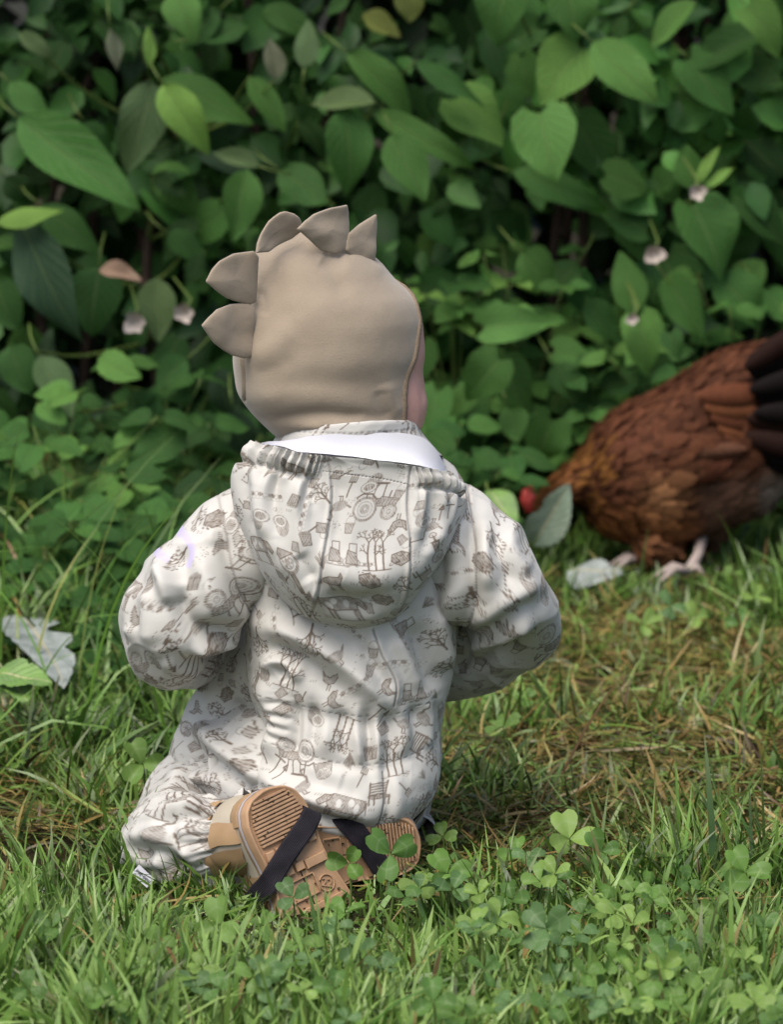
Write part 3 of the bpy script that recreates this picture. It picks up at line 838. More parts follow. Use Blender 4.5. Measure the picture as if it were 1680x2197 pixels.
def m_fork(k, r):
    k.line([(0, 9), (0, -1)], .9)
    for x in (-2.4, -.8, .8, 2.4): k.line([(x, -2), (x, -7)], .65)
    k.line([(-2.4, -2), (2.4, -2)], .9); k.line([(-6, -8), (6, -8)], .4, .6)
def m_stones(k, r):
    for i in range(8):
        c = (-13 + i * 3.6, r.uniform(-.5, .5))
        if i % 2: k.ell(c, 2.3, 1.7, .75)
        else: k.ell(c, 2.3, 1.7, .6, ring=.5)
        k.ell((c[0] + 1.6, -2.4), 1.9, 1.4, .5, ring=.45)
def m_twigs(k, r):
    for i in range(9):
        a = 1.57 + (i - 4) * .17
        k.line([(0, -6), (7 * math.cos(a), -6 + r.uniform(8, 12) * math.sin(a))], .55, .7)
def m_hay(k, r):
    k.poly([(-8, 1), (0, 5), (8, 1.5), (8, -4), (0, -7), (-8, -4)], .7)
    for i in range(26):
        x = r.uniform(-9, 9); y = r.uniform(-7, 4); k.line([(x, y), (x + r.uniform(-3, 3), y + r.uniform(-1, 1.5))], .5, .9)
def m_can(k, r):
    k.poly([(-4, 3), (3, 3), (4, -4), (-5, -4)], .55); k.line([(3, -2), (8, 3)], 1.1); k.ell((8.6, 3.6), 1.4, .8, .8, rot=.7); k.ell((-3, 4), 3, 3.2, .75, ring=.6)
def m_hen(k, r):
    k.poly([(-7, 5), (-4, 2), (0, 1.4), (3, 5), (5, 6), (6, 3.5), (4, -2), (0, -4), (-5, -2)], .62); k.line([(0, -4), (0, -8)], .6); k.line([(2, -4), (2, -8)], .6); k.ell((5, 6.4), .9, .9, .8)
def m_barrel(k, r):
    k.ell((0, 0), 6, 7.5, .6); k.ell((3, -4), 6.2, 4.8, erase=True); k.ell((3, -4), 6, 4.6, .8, ring=.9); k.ell((3, -4), 4.2, 3, .7)
def m_fox(k, r):
    k.poly([(-9, 2), (-2, 4), (7, 4), (10, 7), (11, 4), (8, 1), (6, -2), (-5, -2), (-8, -1)], .65)
    for x in (-5, -3, 4, 6): k.line([(x, -1), (x + .5, -8)], 1.0)
    k.line([(-8, 1), (-13, -2)], 2.2, .6)
def m_dots(k, r):
    for i in range(22): k.ell((r.gauss(0, 2.6), r.gauss(0, 1.6)), .3, .3, .7, hatch=False)
def m_dash(k, r):
    for i in range(3): k.line([(i * 2, 0), (i * 2 + r.uniform(-.4, .8), 1.6)], .4, .7)
def m_scene(k, r):
    k.line([(-18, -8), (-4, -8.6), (8, -7.6), (20, -8.2)], .5, .7)
    for c in ((-9, 0), (5, -1)):
        k.poly([(c[0] - 5, c[1] - 6), (c[0] + 5, c[1] - 6), (c[0] + 4, c[1] + 2), (c[0] - 3, c[1] + 4)], .62); k.ell((c[0] - 4, c[1] - 5), 3, 3, .8, ring=1.1); k.ell((c[0] + 4, c[1] - 5), 2.4, 2.4, .8, ring=1.0)
        k.line([(c[0] - 2, c[1] + 4), (c[0] - 2, c[1] + 9), (c[0] + 4, c[1] + 9), (c[0] + 4, c[1] + 2)], .6)
    for i in range(5): k.ell((13 + i * 2.6, -6.6), 1.5, 1.2, .7, ring=None if i % 2 else .5)
MOTIFS = [(m_tractor, 19), (m_trees, 17), (m_oldtractor, 17), (m_cow, 19), (m_goose, 11), (m_basket, 8), (m_bench, 11), (m_stump, 11), (m_hay, 10), (m_barrel, 10),
          (m_fox, 12), (m_trees, 17), (m_tractor, 19), (m_baretree, 14), (m_baretree, 14), (m_stones, 13), (m_scene, 19), (m_hen, 10), (m_can, 9), (m_rake, 9), (m_fork, 9), (m_twigs, 8), (m_bucket, 6), (m_goose, 11), (m_dots, 4), (m_dash, 4)]
def print_sheet(w, h, seed, rot=0.0, fixed=(), scale=1.02, up=(0.0,)):
    r = random.Random(seed)
    k = Ink(w, h)
    placed = []
    def draw(fn, x, y, a, sc, fl):
        k.motif(x, y, a, sc, fl); fn(k, r)
    for fn, rad, x, y, a, sc in fixed:
        placed.append((x, y, rad * .001 * sc)); draw(fn, x, y, a, sc, 1)
    big = [m for m in MOTIFS if m[1] > 12]; mid = [m for m in MOTIFS if 7 < m[1] <= 12] + [(m_goose, 11), (m_goose, 11), (m_hen, 10), (m_fox, 12)]; sm = [m for m in MOTIFS if m[1] <= 9]
    for pool, tries in ((big, 900), (mid, 2600), (sm, 5000)):
        for _ in range(int(tries * w * h / .09)):
            fn, rad = r.choice(pool); x = r.uniform(0, w); y = r.uniform(0, h); q = rad * .001 * scale
            if pool is big and any(math.hypot(x - a, y - b) < (q + c) * 1.05 for a, b, c in placed): continue
            if any(math.hypot(x - a, y - b) < (q + c) * .87 for a, b, c in placed): continue
            placed.append((x, y, q))
            draw(fn, x, y, rot + r.choice(up) + r.gauss(0, .22), scale * r.uniform(.92, 1.12), r.choice((-1, 1)))
    return k
def sample(k, U, V):
    x = np.clip(U / k.res, 0, k.nx - 1.01); y = np.clip(V / k.res, 0, k.ny - 1.01)
    i = x.astype(int); j = y.astype(int); fx = x - i; fy = y - j
    A = k.A
    return A[j, i] * (1 - fx) * (1 - fy) + A[j, i + 1] * fx * (1 - fy) + A[j + 1, i] * (1 - fx) * fy + A[j + 1, i + 1] * fx * fy

def suit_material():
    m, nt, b = material('printed_rainwear', .62, .24)
    co = nd(nt, 'ShaderNodeTexCoord').outputs['Object']
    f = noise_tex(nt, 22, 4, co)
    cloth = ramp(nt, f, [(.3, (.472, .462, .430)), (.7, (.525, .515, .482))])
    ink = ramp(nt, noise_tex(nt, 300, 3, co), [(.3, (.090, .064, .044)), (.7, (.165, .126, .094))])
    fac = math_(nt, 'MINIMUM', math_(nt, 'MULTIPLY', attr(nt, 'ink'), 1.12), .95)
    c = mixc(nt, fac, cloth, ink)
    c = mixc(nt, attr(nt, 'lilac'), c, (.48, .44, .62))
    c = mixc(nt, attr(nt, 'seam'), c, (.25, .23, .21))
    nt.links.new(c, b.inputs['Base Color'])
    b.inputs['Sheen Weight'].default_value = .12
    b.inputs['Sheen Roughness'].default_value = .4
    h = math_(nt, 'ADD', math_(nt, 'MULTIPLY', noise_tex(nt, 900, 3, co), .35), noise_tex(nt, 120, 4, co))
    bump(nt, b, h, .16, .0012)
    return m
SUIT = suit_material()

FOLD_K = 1.7
def strokes_field(P, N, strokes, Yref=-.07):
    """sum of hand-drawn folds; each is (picture points, height mm, half width mm)"""
    x = P[..., 0]; z = P[..., 2]
    out = np.zeros(x.shape)
    face = smooth(-N[..., 1], -.15, .35)
    for pts, amp, wid in strokes:
        q = at(np.array([p[0] for p in pts]), np.array([p[1] for p in pts]), Yref)[:, [0, 2]]
        if len(q) > 2: q = spline(q, 14)
        d, s = poly_dist(x, z, q)
        out += FOLD_K * amp * .001 * np.exp(-(d / (wid * .00092)) ** 2) * (.25 + .75 * smooth(s, 0, .25) * smooth(1 - s, 0, .25)) * face
    return out
def poly_dist(x, z, q):
    best = np.full(x.shape, 1e9); par = np.zeros(x.shape)
    L = np.r_[0, np.cumsum(np.linalg.norm(np.diff(q, axis=0), axis=1))]
    for k in range(len(q) - 1):
        a, b = q[k], q[k + 1]; dx, dz = b - a; l2 = dx * dx + dz * dz + 1e-12
        t = np.clip(((x - a[0]) * dx + (z - a[1]) * dz) / l2, 0, 1)
        d = np.hypot(x - a[0] - t * dx, z - a[1] - t * dz)
        c = d < best
        best = np.where(c, d, best); par = np.where(c, (L[k] + t * (L[k + 1] - L[k])) / L[-1], par)
    return best, par
def seam_lines(P, N, lines, Yref=-.07, wid=.0007, dash=0):
    out = np.zeros(P.shape[:-1]); face = N[..., 1] < .2
    for pts in lines:
        q = at(np.array([p[0] for p in pts]), np.array([p[1] for p in pts]), Yref)[:, [0, 2]]
        if len(q) > 2: q = spline(q, 24)
        d, s = poly_dist(P[..., 0], P[..., 2], q)
        v = np.clip(1.4 - d / wid, 0, 1) * (s > .001) * (s < .999)
        if dash: v = v * (np.sin(s * dash) > -.2)
        out = np.maximum(out, v * face)
    return out
def relax(D, n=1):
    for _ in range(n):
        D = (D + np.roll(D, 1, 0) + np.roll(D, -1, 0) + np.roll(D, 1, 1) + np.roll(D, -1, 1)) / 5
    return D
def suit_piece(name, P, closed, folds, sheet, UV, seams=(), stitches=(), noise_amp=.0012, noise_scale=26, seed=0, lilac=(), parent=None, Yref=-.07, flip=False, extra=None, crumple=.0022, seam_k=.8, fk=1.0):
    N = grid_normals(P, closed)
    ref = P - P.mean(1, keepdims=True) if closed else np.zeros_like(P) + np.array((0, -1.0, 0))
    flip = float(np.mean(np.sum(N * ref, -1))) < 0
    if flip: N = -N
    D = strokes_field(P, N, folds, Yref) * fk
    D = D + noise_amp * fbm(P * noise_scale, seed, 3)
    wp = P * np.array((13, 13, 9.0)) + .5 * fbm(P * 9, seed + 5, 2)[..., None]
    D = D + crumple * ((1 - np.abs(vnoise(wp, seed + 7))) ** 3 - .3) + .4 * crumple * ((1 - np.abs(vnoise(wp * 2.1, seed + 8))) ** 3 - .3)
    if extra is not None: D = D + extra
    sm = seam_lines(P, N, seams, Yref, .0009) if seams else np.zeros(P.shape[:-1])
    D = D - .0016 * sm
    if stitches:
        st = seam_lines(P, N, stitches, Yref, .0006, 150)
        D = D - .0008 * st; sm = np.maximum(sm * seam_k, st * .6)
    else: sm = sm * seam_k
    P2 = P + N * D[..., None]
    ink = sample(sheet, UV[0], UV[1])
    li = np.minimum(1, 2.5 * seam_lines(P, N, lilac, Yref, .0024)) if lilac else np.zeros(P.shape[:-1])
    nv, nu = P.shape[:2]
    F = grid_faces(nv, nu, closed)
    if flip: F = F[:, ::-1]
    me = mesh_np(name, P2.reshape(-1, 3), F, SUIT, {'ink': ink.ravel(), 'lilac': np.clip(li, 0, 1).ravel(), 'seam': sm.ravel()})
    return me, P2
def arc_uv(P, closed, u0=0.0, v0=0.0, percol=False):
    """arc lengths in metres along and across a grid"""
    du = np.linalg.norm(np.diff(P, axis=1, append=P[:, :1] if closed else P[:, -1:]), axis=-1)
    U = np.concatenate([np.zeros((P.shape[0], 1)), np.cumsum(du, 1)[:, :-1]], 1)
    dv = np.linalg.norm(np.diff(P, axis=0), axis=-1).mean(1)
    V = np.r_[0, np.cumsum(dv)][:, None] + np.zeros_like(U)
    if percol:
        C = np.linalg.norm(np.diff(P, axis=0), axis=-1); C = np.concatenate([np.zeros((1, P.shape[1])), np.cumsum(C, 0)], 0)
        V = V * (1 - percol) + percol * (C - C[P.shape[0] // 2][None] + V[P.shape[0] // 2])
    return U + u0, V + v0

# ================================================================== the child
HEADR = [(482, 630, 650), (490, 612, 672), (502, 592, 704), (520, 566, 748), (540, 546, 786), (562, 538, 814), (600, 531, 848), (640, 523, 888), (680, 514, 906), (720, 506, 911),
         (760, 500, 913), (800, 503, 905), (840, 512, 908), (870, 532, 911), (900, 557, 908), (925, 584, 899), (945, 606, 882), (975, 630, 850)]
PSI = R(50)
HF = np.array((math.sin(PSI), math.cos(PSI), 0)); HS = np.array((math.cos(PSI), -math.sin(PSI), 0))
def head_row(v):
    v = np.asarray(v, float)
    vs_ = [r[0] for r in HEADR]
    l = interp(v, vs_, [r[1] for r in HEADR]); r = interp(v, vs_, [r[2] for r in HEADR])
    a = at(l, v, 0.0); b = at(r, v, 0.0)
    c = (a + b) / 2; h = (b[..., 0] - a[..., 0]) / 2
    bb = h / math.sqrt((1.15 * math.sin(PSI)) ** 2 + math.cos(PSI) ** 2)
    return c, bb * 1.15, bb
def head_pt(v, al, k=1.0):
    c, a, b = head_row(v)
    al = np.asarray(al, float)
    return c + HF * (a * k * np.cos(al))[..., None] + HS * (b * k * np.sin(al))[..., None]

CHILD = empty('person', tuple(float(q) for q in at(740, 1850, 0.0) * (1, 1, 0)),
              'child in a pale printed rain suit and beige spiked hat kneeling on the lawn', 'person')
SKIN_M, _nt, _b = material('skin', .45, .4)
_c = ramp(_nt, noise_tex(_nt, 25, 4), [(.3, (.60, .33, .28)), (.7, (.68, .42, .35))])
_nt.links.new(_c, _b.inputs['Base Color'])
_b.inputs['Subsurface Weight'].default_value = .15
_b.inputs['Subsurface Radius'].default_value = (.012, .005, .003)
_b.inputs['Subsurface Scale'].default_value = .5

SL_L = [(610, 1150, .0, .040), (540, 1165, -.012, .048), (465, 1225, -.028, .045), (398, 1300, -.034, .045), (368, 1348, -.020, .043), (384, 1362, .030, .041), (445, 1362, .075, .040), (520, 1368, .125, .034)]
SL_R = [(880, 1140, .0, .040), (945, 1155, -.012, .050), (1012, 1200, -.028, .046), (1072, 1258, -.036, .041), (1102, 1292, -.024, .035), (1080, 1346, .026, .038), (1012, 1402, .068, .041), (945, 1424, .120, .035)]
LEG_L = [(720, 1650, .000, .070), (620, 1650, .010, .068), (520, 1668, .035, .058), (440, 1706, .040, .047), (388, 1760, .010, .042), (364, 1806, -.042, .040), (425, 1814, -.088, .041), (546, 1798, -.104, .041)]
LEG_R = [(780, 1665, .000, .060), (800, 1690, .050, .050), (815, 1728, .080, .036), (840, 1762, .040, .028), (870, 1788, .004, .022)]
def path3(spec):
    return np.array([list(at(u, v, Y)) + [r] for u, v, Y, r in spec])

def make_body():
    mb = MB()
    vv = np.linspace(484, 960, 50); al = np.linspace(0, 2 * np.pi, 48, endpoint=False)
    P = np.stack([head_pt(np.full(48, v), al, .78 + .10 * smooth(v, 540, 690) - .05 * smooth(v, 850, 890) + (.115 + .05 * smooth(v, 850, 890) + .035 * smooth(v, 730, 850)) * smooth(np.cos(al), .05, .55) * smooth(v, 600, 700)) for v in vv])
    mb.add(P.reshape(-1, 3), [tuple(f) for f in grid_faces(50, 48, True)])
    mb.F.append(tuple(range(48))); mb.F.append(tuple(range(48 * 49, 48 * 50))[::-1])
    def hp(v, fwd, side):
        c, a, b = head_row(v); return c + HF * (a * .955 + fwd) + HS * side
    for v, f, s, r in ((838, .002, 0, .0085), (820, -.003, 0, .006), (866, -.032, .036, .022), (866, -.032, -.036, .022), (884, -.006, 0, .010), (925, -.022, 0, .017), (772, -.010, .020, .012), (772, -.010, -.020, .012)):
        mb.ball(hp(v, f, s), r)
    for s in (-1, 1): mb.ball(head_row(800)[0] + HS * s * head_row(800)[2] * .84 - HF * .004, (.006, .006, .014))
    mb.tube(np.array([at(735, 900, .005), at(735, 1000, .0), at(738, 1200, .0), at(740, 1450, .0), at(740, 1680, -.01)]), (.042, .045, .062, .062, .058), 16)
    for spec in (SL_L, SL_R):
        p = path3(spec); mb.tube(p[:, :3], p[:, 3] * .55, 12)
        w = p[-1, :3]; d = norm(p[-1, :3] - p[-2, :3]); d = norm(d + np.array((0, .6, -.1)))
        sx = 1 if spec is SL_L else -1
        x = norm(np.cross(d, (0, 0, 1)))
        palm = w + d * .022
        mb.tube([w - d * .01, w + d * .010, palm, w + d * .036], (.015, .015, .017, .012), 10)
        for q, (off, ln) in enumerate(((-.0125, .024), (-.0042, .028), (.0042, .027), (.0125, .020))):
            a0 = w + d * .030 + x * off; k1 = a0 + d * ln * .55; k2 = k1 + (d * .45 - np.array((0, 0, .6))) * ln * .6
            mb.tube([a0, k1, k2], (.0052, .0048, .0040), 8)
        t0 = w + d * .008 + x * sx * .012; mb.tube([t0, t0 + (d * .5 + x * sx * .7) * .018, t0 + (d * .9 + x * sx * .6) * .028], (.0062, .0055, .0045), 8)
    for spec in (LEG_L, LEG_R):
        p = path3(spec); mb.tube(p[:-1, :3], p[:-1, 3] * .6, 12)
    mb.tube([path3(LEG_L)[-2, :3], path3(LEG_L)[-1, :3], at(540, 1800, -.105), at(610, 1900, -.118)], (.024, .022, .016, .014), 12)
    me = remeshed('body', mb.mesh('body_src'), .0026, 5, SKIN_M)
    b = part('body', me, CHILD)
    white = plain('eye_white', (.75, .74, .72), .15, .6, .02); iris = plain('iris', (.03, .045, .07), .15, .6)
    for s in (-1, 1):
        mb2 = MB(); c = hp(798, -.0085, s * .026); mb2.ball(c, .0085, 14, 10)
        e = part('eye', mb2.mesh('eye', white, True), b)
        mb3 = MB(); mb3.ball(c + HF * .0058, .0042, 12, 8); part('iris', mb3.mesh('iris', iris, True), b)
    lip = plain('lips', (.55, .20, .18), .4)
    mb4 = MB(); c = hp(892, .0005, 0)
    mb4.tube([c - HS * .014 - HF * .004, c - HS * .006 + HF * .001, c + HS * .006 + HF * .001, c + HS * .014 - HF * .004], (.0012, .0032, .0032, .0012), 8)
    part('lips', mb4.mesh('lips', lip, True), b)
make_body()

# ---------------------------------------------------------------- hat
def knit_material():
    m, nt, b = material('beige_jersey', .85, .15)
    co = nd(nt, 'ShaderNodeTexCoord').outputs['Object']
    f = noise_tex(nt, 30, 5, co)
    c = ramp(nt, f, [(.3, (.285, .232, .172)), (.7, (.318, .262, .197))])
    w = nd(nt, 'ShaderNodeTexWave'); w.inputs['Scale'].default_value = 260; w.inputs['Distortion'].default_value = 3.0; w.inputs['Detail'].default_value = 2; w.bands_direction = 'Z'
    nt.links.new(co, w.inputs['Vector'])
    fine = noise_tex(nt, 1400, 2, co)
    c = mixc(nt, .35, c, ramp(nt, fine, [(.3, (.78, .77, .75)), (.7, (1.12, 1.12, 1.12))]), 'MULTIPLY')
    nt.links.new(c, b.inputs['Base Color'])
    b.inputs['Sheen Weight'].default_value = .35; b.inputs['Sheen Roughness'].default_value = .5
    h = math_(nt, 'ADD', math_(nt, 'MULTIPLY', w.outputs['Fac'], .12), math_(nt, 'ADD', fine, noise_tex(nt, 500, 2, co)))
    bump(nt, b, h, .35, .0006)
    return m
KNIT = knit_material()
OPENV = ([482, 598, 606, 615, 635, 690, 777, 881, 930, 960], [0.4, 1.0, 8, 20, 38, 52, 66, 77, 79, 79])
HAT = None
SEAM_PATH = [(525, 860), (524, 815), (522, 760), (530, 700), (536, 652), (540, 600), (541, 540)]
SEAM_TOP = [(541, 540), (585, 512), (636, 489), (672, 514), (702, 536), (738, 531), (770, 541), (800, 556)]
def make_hat():
    global HAT
    nv, nu = 230, 330
    vv = np.linspace(482.5, 955, nv)
    V, T = np.meshgrid(vv, np.linspace(0, 1, nu), indexing='ij')
    op = np.radians(interp(vv, *OPENV))[:, None]
    AL = op + (2 * np.pi - 2 * op) * T
    P = head_pt(V.ravel(), AL.ravel(), 1.0).reshape(nv, nu, 3)
    N = grid_normals(P)
    cen = head_row(vv)[0][:, None]
    if np.mean(np.sum(N * (P - cen), -1)) < 0: N = -N
    folds = [([(560, 905), (640, 885), (700, 880), (760, 888), (830, 895)], -3.6, 6), ([(640, 912), (700, 902), (760, 908), (845, 915)], 4.2, 6),
             ([(640, 905), (700, 912)], 1.0, 6), ([(610, 940), (690, 922), (780, 925)], -2.6, 4),
             ([(828, 815), (835, 860), (858, 900)], 2.6, 8), ([(812, 830), (825, 870), (840, 900)], -2.2, 6), ([(700, 893), (740, 896), (800, 890)], 1.8, 4),
             ([(668, 512), (690, 548), (720, 590), (745, 640)], -2.2, 8), ([(690, 545), (715, 554), (740, 544)], -3.0, 9), ([(650, 500), (690, 545), (712, 560)], 2.4, 6), ([(740, 545), (790, 560), (830, 600)], 1.6, 8),
             ([(552, 620), (565, 650), (560, 680)], -1.8, 5), ([(545, 600), (550, 660)], 1.4, 5), ([(530, 770), (590, 735), (640, 690)], 2.2, 10), ([(528, 800), (570, 790), (640, 760)], -1.2, 8),
             ([(545, 560), (620, 600), (700, 700)], 1.0, 16), ([(860, 660), (790, 720), (700, 800)], .8, 20), ([(530, 870), (590, 840), (680, 840), (780, 860)], 1.4, 10), ([(600, 560), (590, 620), (620, 700)], -1.0, 14)]
    D = strokes_field(P, N, folds, -.05) * .62 + .0004 * fbm(P * 24, 40, 3) + .00012 * fbm(P * 80, 41, 2)
    sm = seam_lines(P, N, [SEAM_PATH], -.03, .0013)
    D -= .0028 * sm
    me = mesh_np('hat', (P + N * D[..., None]).reshape(-1, 3), grid_faces(nv, nu), KNIT)
    HAT = part('hat', me, CHILD)
    # ribbed binding around the face opening
    band = plain('ribbed_binding', (.235, .180, .125), .8, .2, .25, 900, .6)
    for side in (0, -1):
        k0 = np.searchsorted(vv, 600)
        C = (P + N * D[..., None])[k0:, side]
        C = C[::2]
        n = len(C); t = norm(np.gradient(C, axis=0)); nn = N[k0:, side][::2]
        w = np.cross(t, nn)
        ring = []
        th = np.linspace(0, 2 * np.pi, 10, endpoint=False)
        G = C[:, None] + w[:, None] * (.0034 * np.cos(th))[None, :, None] + nn[:, None] * ((.0018 + .0005 * (np.arange(n) % 2)[:, None]) * np.sin(th)[None])[..., None]
        part('binding', mesh_np('binding', G.reshape(-1, 3), grid_faces(n, 10, True), band), HAT)
    # five padded spikes standing in the head's middle plane
    c0 = head_row(700)[0]
    def mid(u, v, k=0.0):
        d = _ray(u, v); n_ = HS
        t = np.dot(c0 + n_ * k - CAM, n_) / np.dot(d, n_)
        return CAM + d * t
    spikes = [
        [(522, 769), (498, 763), (478, 751), (456, 735), (443, 716), (431, 698), (446, 680), (464, 664), (496, 653), (533, 650), (545, 660), (540, 765)],
        [(536, 654), (512, 648), (488, 640), (464, 624), (443, 604), (455, 580), (472, 560), (500, 544), (540, 538), (552, 550), (550, 648)],
        [(541, 542), (545, 524), (556, 500), (572, 474), (590, 455), (600, 452), (616, 457), (628, 466), (635, 480), (636, 494), (620, 512), (570, 540)],
        [(635, 491), (650, 474), (672, 459), (704, 446), (739, 439), (745, 456), (747, 480), (745, 512), (739, 536), (715, 545), (690, 538), (664, 516)],
        [(739, 536), (741, 520), (746, 502), (770, 482), (806, 459), (808, 480), (806, 510), (803, 540), (801, 560), (780, 566), (755, 555)]]
    KOFF = (0, 0, .010, .027, .030)
    lean = [(0, 0), (0, 0), (.012, -.004), (-.010, .012), (-.004, .006)]
    for q, (pl, ln) in enumerate(zip(spikes, lean)):
        pl = np.array(pl, float)
        # resample the outline
        cl = np.concatenate([pl, pl[:1]]); d = np.r_[0, np.cumsum(np.hypot(*np.diff(cl, axis=0).T))]
        t = np.linspace(0, d[-1], 73)[:-1]
        ou = np.stack([np.interp(t, d, cl[:, 0]), np.interp(t, d, cl[:, 1])], 1)
        cen = pl.mean(0)
        bmid = (pl[0] + pl[-3]) / 2; tipd = np.linalg.norm(pl - bmid, axis=1).max()
        rings = np.array([0, .2, .4, .6, .78, .9, .97, 1.0])
        Vs = []
        for sgn in (1, -1):
            for rr in rings:
                q2 = cen + (ou - cen) * rr
                far = np.linalg.norm(q2 - bmid, axis=1) / tipd
                th = .0022 * np.sqrt(np.clip(1 - rr ** 2.2, 0, 1)) + .0007
                P3 = np.stack([mid(a, b, KOFF[q]) for a, b in q2])
                side = sgn * th * (1 + .10 * vnoise(q2 / 14, q)) + (ln[0] * far ** 1.3 + ln[1] * far) + .002 * vnoise(q2 / 36, q + 9)
                Vs.append(P3 + HS * side[:, None])
        nr = len(rings); n = len(ou)
        V3 = np.concatenate(Vs)
        F1 = grid_faces(nr, n, True); F2 = grid_faces(nr, n, True, nr * n)[:, ::-1]
        F3 = np.stack([np.arange(n) + (nr - 1) * n, (np.arange(n) + 1) % n + (nr - 1) * n, (np.arange(n) + 1) % n + (2 * nr - 1) * n, np.arange(n) + (2 * nr - 1) * n], 1)
        part('spike', mesh_np('spike', V3, np.concatenate([F1, F2, F3]), KNIT), HAT)
make_hat()

# ---------------------------------------------------------------- rain suit
SUIT_O = None
TORSO = [(938, 640, 865, .002, .045), (955, 590, 905, .002, .052), (985, 545, 950, .002, .060), (1030, 508, 990, .002, .067), (1090, 498, 1004, .004, .074), (1200, 506, 998, .006, .081),
         (1300, 520, 988, .006, .085), (1400, 528, 976, .004, .086), (1470, 536, 966, .002, .086), (1510, 548, 954, .000, .085), (1560, 552, 946, -.004, .086), (1610, 550, 946, -.008, .090),
         (1650, 540, 944, -.012, .094), (1690, 532, 932, -.014, .094), (1725, 548, 908, -.014, .088), (1752, 590, 884, -.014, .076), (1772, 640, 860, -.014, .058), (1784, 680, 835, -.014, .040), (1790, 730, 790, -.014, .012)]
def torso_pt(v, th, grow=0.0):
    """th 0 at the spine (towards the camera), growing to the child's right"""
    vs_ = [r[0] for r in TORSO]
    l = interp(v, vs_, [r[1] for r in TORSO]); r = interp(v, vs_, [r[2] for r in TORSO]); cy = interp(v, vs_, [r[3] for r in TORSO]); b = np.maximum(interp(v, vs_, [r[4] for r in TORSO]), .01)
    A = at(l, v, cy); B = at(r, v, cy); c = (A + B) / 2; a = np.maximum((B[..., 0] - A[..., 0]) / 2, .008)
    s, co = np.sin(th), np.cos(th); e = 2 / 2.35
    x = np.sign(s) * np.abs(s) ** e * (a + grow); y = -np.sign(co) * np.abs(co) ** e * (b + grow)
    return c + np.stack([x, y, 0 * x], -1)
def make_suit():
    global SUIT_O
    # ---- trunk of the suit
    nv, nu = 400, 560
    t = np.linspace(-1, 1, nu, endpoint=False); th = np.pi * (.72 * t + .28 * t ** 3)
    vv = np.linspace(938, 1790, nv)
    VV, TH = np.meshgrid(vv, th, indexing='ij')
    P = torso_pt(VV.ravel(), TH.ravel()).reshape(nv, nu, 3)
    U, V = arc_uv(P, True); mid_ = nu // 2; U = U - U[:, mid_:mid_ + 1] + .32
    V = V.max() - V + .01
    sheet = print_sheet(.64, .42, 5, 0.0, up=(0, 0, 3.14, .9, -.9))
    folds = [  # big drape from the left armpit across the back
        ([(556, 1352), (620, 1352), (690, 1385), (760, 1435), (815, 1490), (838, 1530)], 8.5, 11), ([(560, 1395), (620, 1402), (690, 1440), (750, 1490)], -5, 10),
        ([(575, 1290), (650, 1325), (720, 1360), (790, 1420)], -3.5, 12),
        ([(800, 1345), (818, 1400), (846, 1462), (842, 1510)], 3.4, 6), ([(780, 1370), (800, 1430), (820, 1480)], -2.4, 7),
        ([(880, 1330), (905, 1400), (925, 1460), (945, 1500)], -6, 10), ([(850, 1350), (880, 1420), (905, 1490)], 3.5, 9), ([(930, 1300), (945, 1390), (960, 1460)], 5, 9),
        ([(566, 1452), (582, 1424), (612, 1420), (634, 1444), (640, 1410)], 4.5, 6), ([(590, 1450), (606, 1442), (620, 1465)], -3.0, 6),
        ([(572, 1450), (570, 1500), (592, 1540), (588, 1590), (566, 1640)], 5.0, 10), ([(628, 1498), (632, 1540), (628, 1590), (612, 1620)], -4.5, 6), ([(556, 1500), (560, 1560), (552, 1620)], -3, 6),
        ([(575, 1510), (600, 1512), (622, 1520)], -2.2, 3), ([(578, 1532), (604, 1538), (624, 1548)], -2.4, 3), ([(575, 1556), (600, 1562), (622, 1570)], -2, 3), ([(570, 1578), (596, 1586), (618, 1592)], -1.8, 3),
        # gathers of the elastic waist
        ([(668, 1500), (672, 1545), (666, 1600)], -2.4, 5), ([(700, 1490), (702, 1550), (700, 1610)], 2.2, 6), ([(735, 1510), (738, 1560), (742, 1616)], -2.0, 5), ([(768, 1500), (766, 1560), (776, 1640)], 2.8, 5),
        ([(790, 1520), (792, 1570), (790, 1630)], -3.0, 4), ([(812, 1500), (806, 1560), (812, 1660)], 3.2, 5), ([(834, 1520), (836, 1570), (838, 1630)], -2.6, 5), ([(862, 1500), (866, 1560), (862, 1620)], 2.2, 6),
        ([(890, 1510), (892, 1560), (890, 1620)], -2.2, 5), ([(914, 1500), (920, 1560), (914, 1620)], 1.8, 5), ([(936, 1510), (938, 1560), (934, 1610)], -2, 4),
        ([(620, 1515), (700, 1530), (800, 1540), (930, 1525)], -2.6, 9), ([(600, 1600), (700, 1622), (800, 1632), (930, 1612)], -2.0, 6), ([(640, 1566), (740, 1580), (860, 1582)], 1.6, 12),
        # seat: long ridge with the shadowed hollow under it
        ([(540, 1664), (600, 1684), (660, 1698), (720, 1712), (780, 1735)], 6.0, 9), ([(560, 1692), (640, 1712), (720, 1736), (790, 1760)], -5.5, 8), ([(640, 1660), (720, 1668), (790, 1690)], -2.5, 10),
        ([(620, 1735), (700, 1756), (780, 1772)], 3.0, 8), ([(826, 1640), (834, 1700), (818, 1760)], -2.0, 5), ([(842, 1640), (850, 1700), (835, 1760)], 2.0, 7), ([(880, 1640), (905, 1680), (890, 1730)], 1.6, 10), ([(690, 1640), (740, 1660)], 1.5, 8)]
    seams = [[(800, 1345), (818, 1400), (846, 1462), (842, 1512)], [(822, 1640), (826, 1690), (806, 1770)], [(556, 1490), (560, 1560), (556, 1640)]]
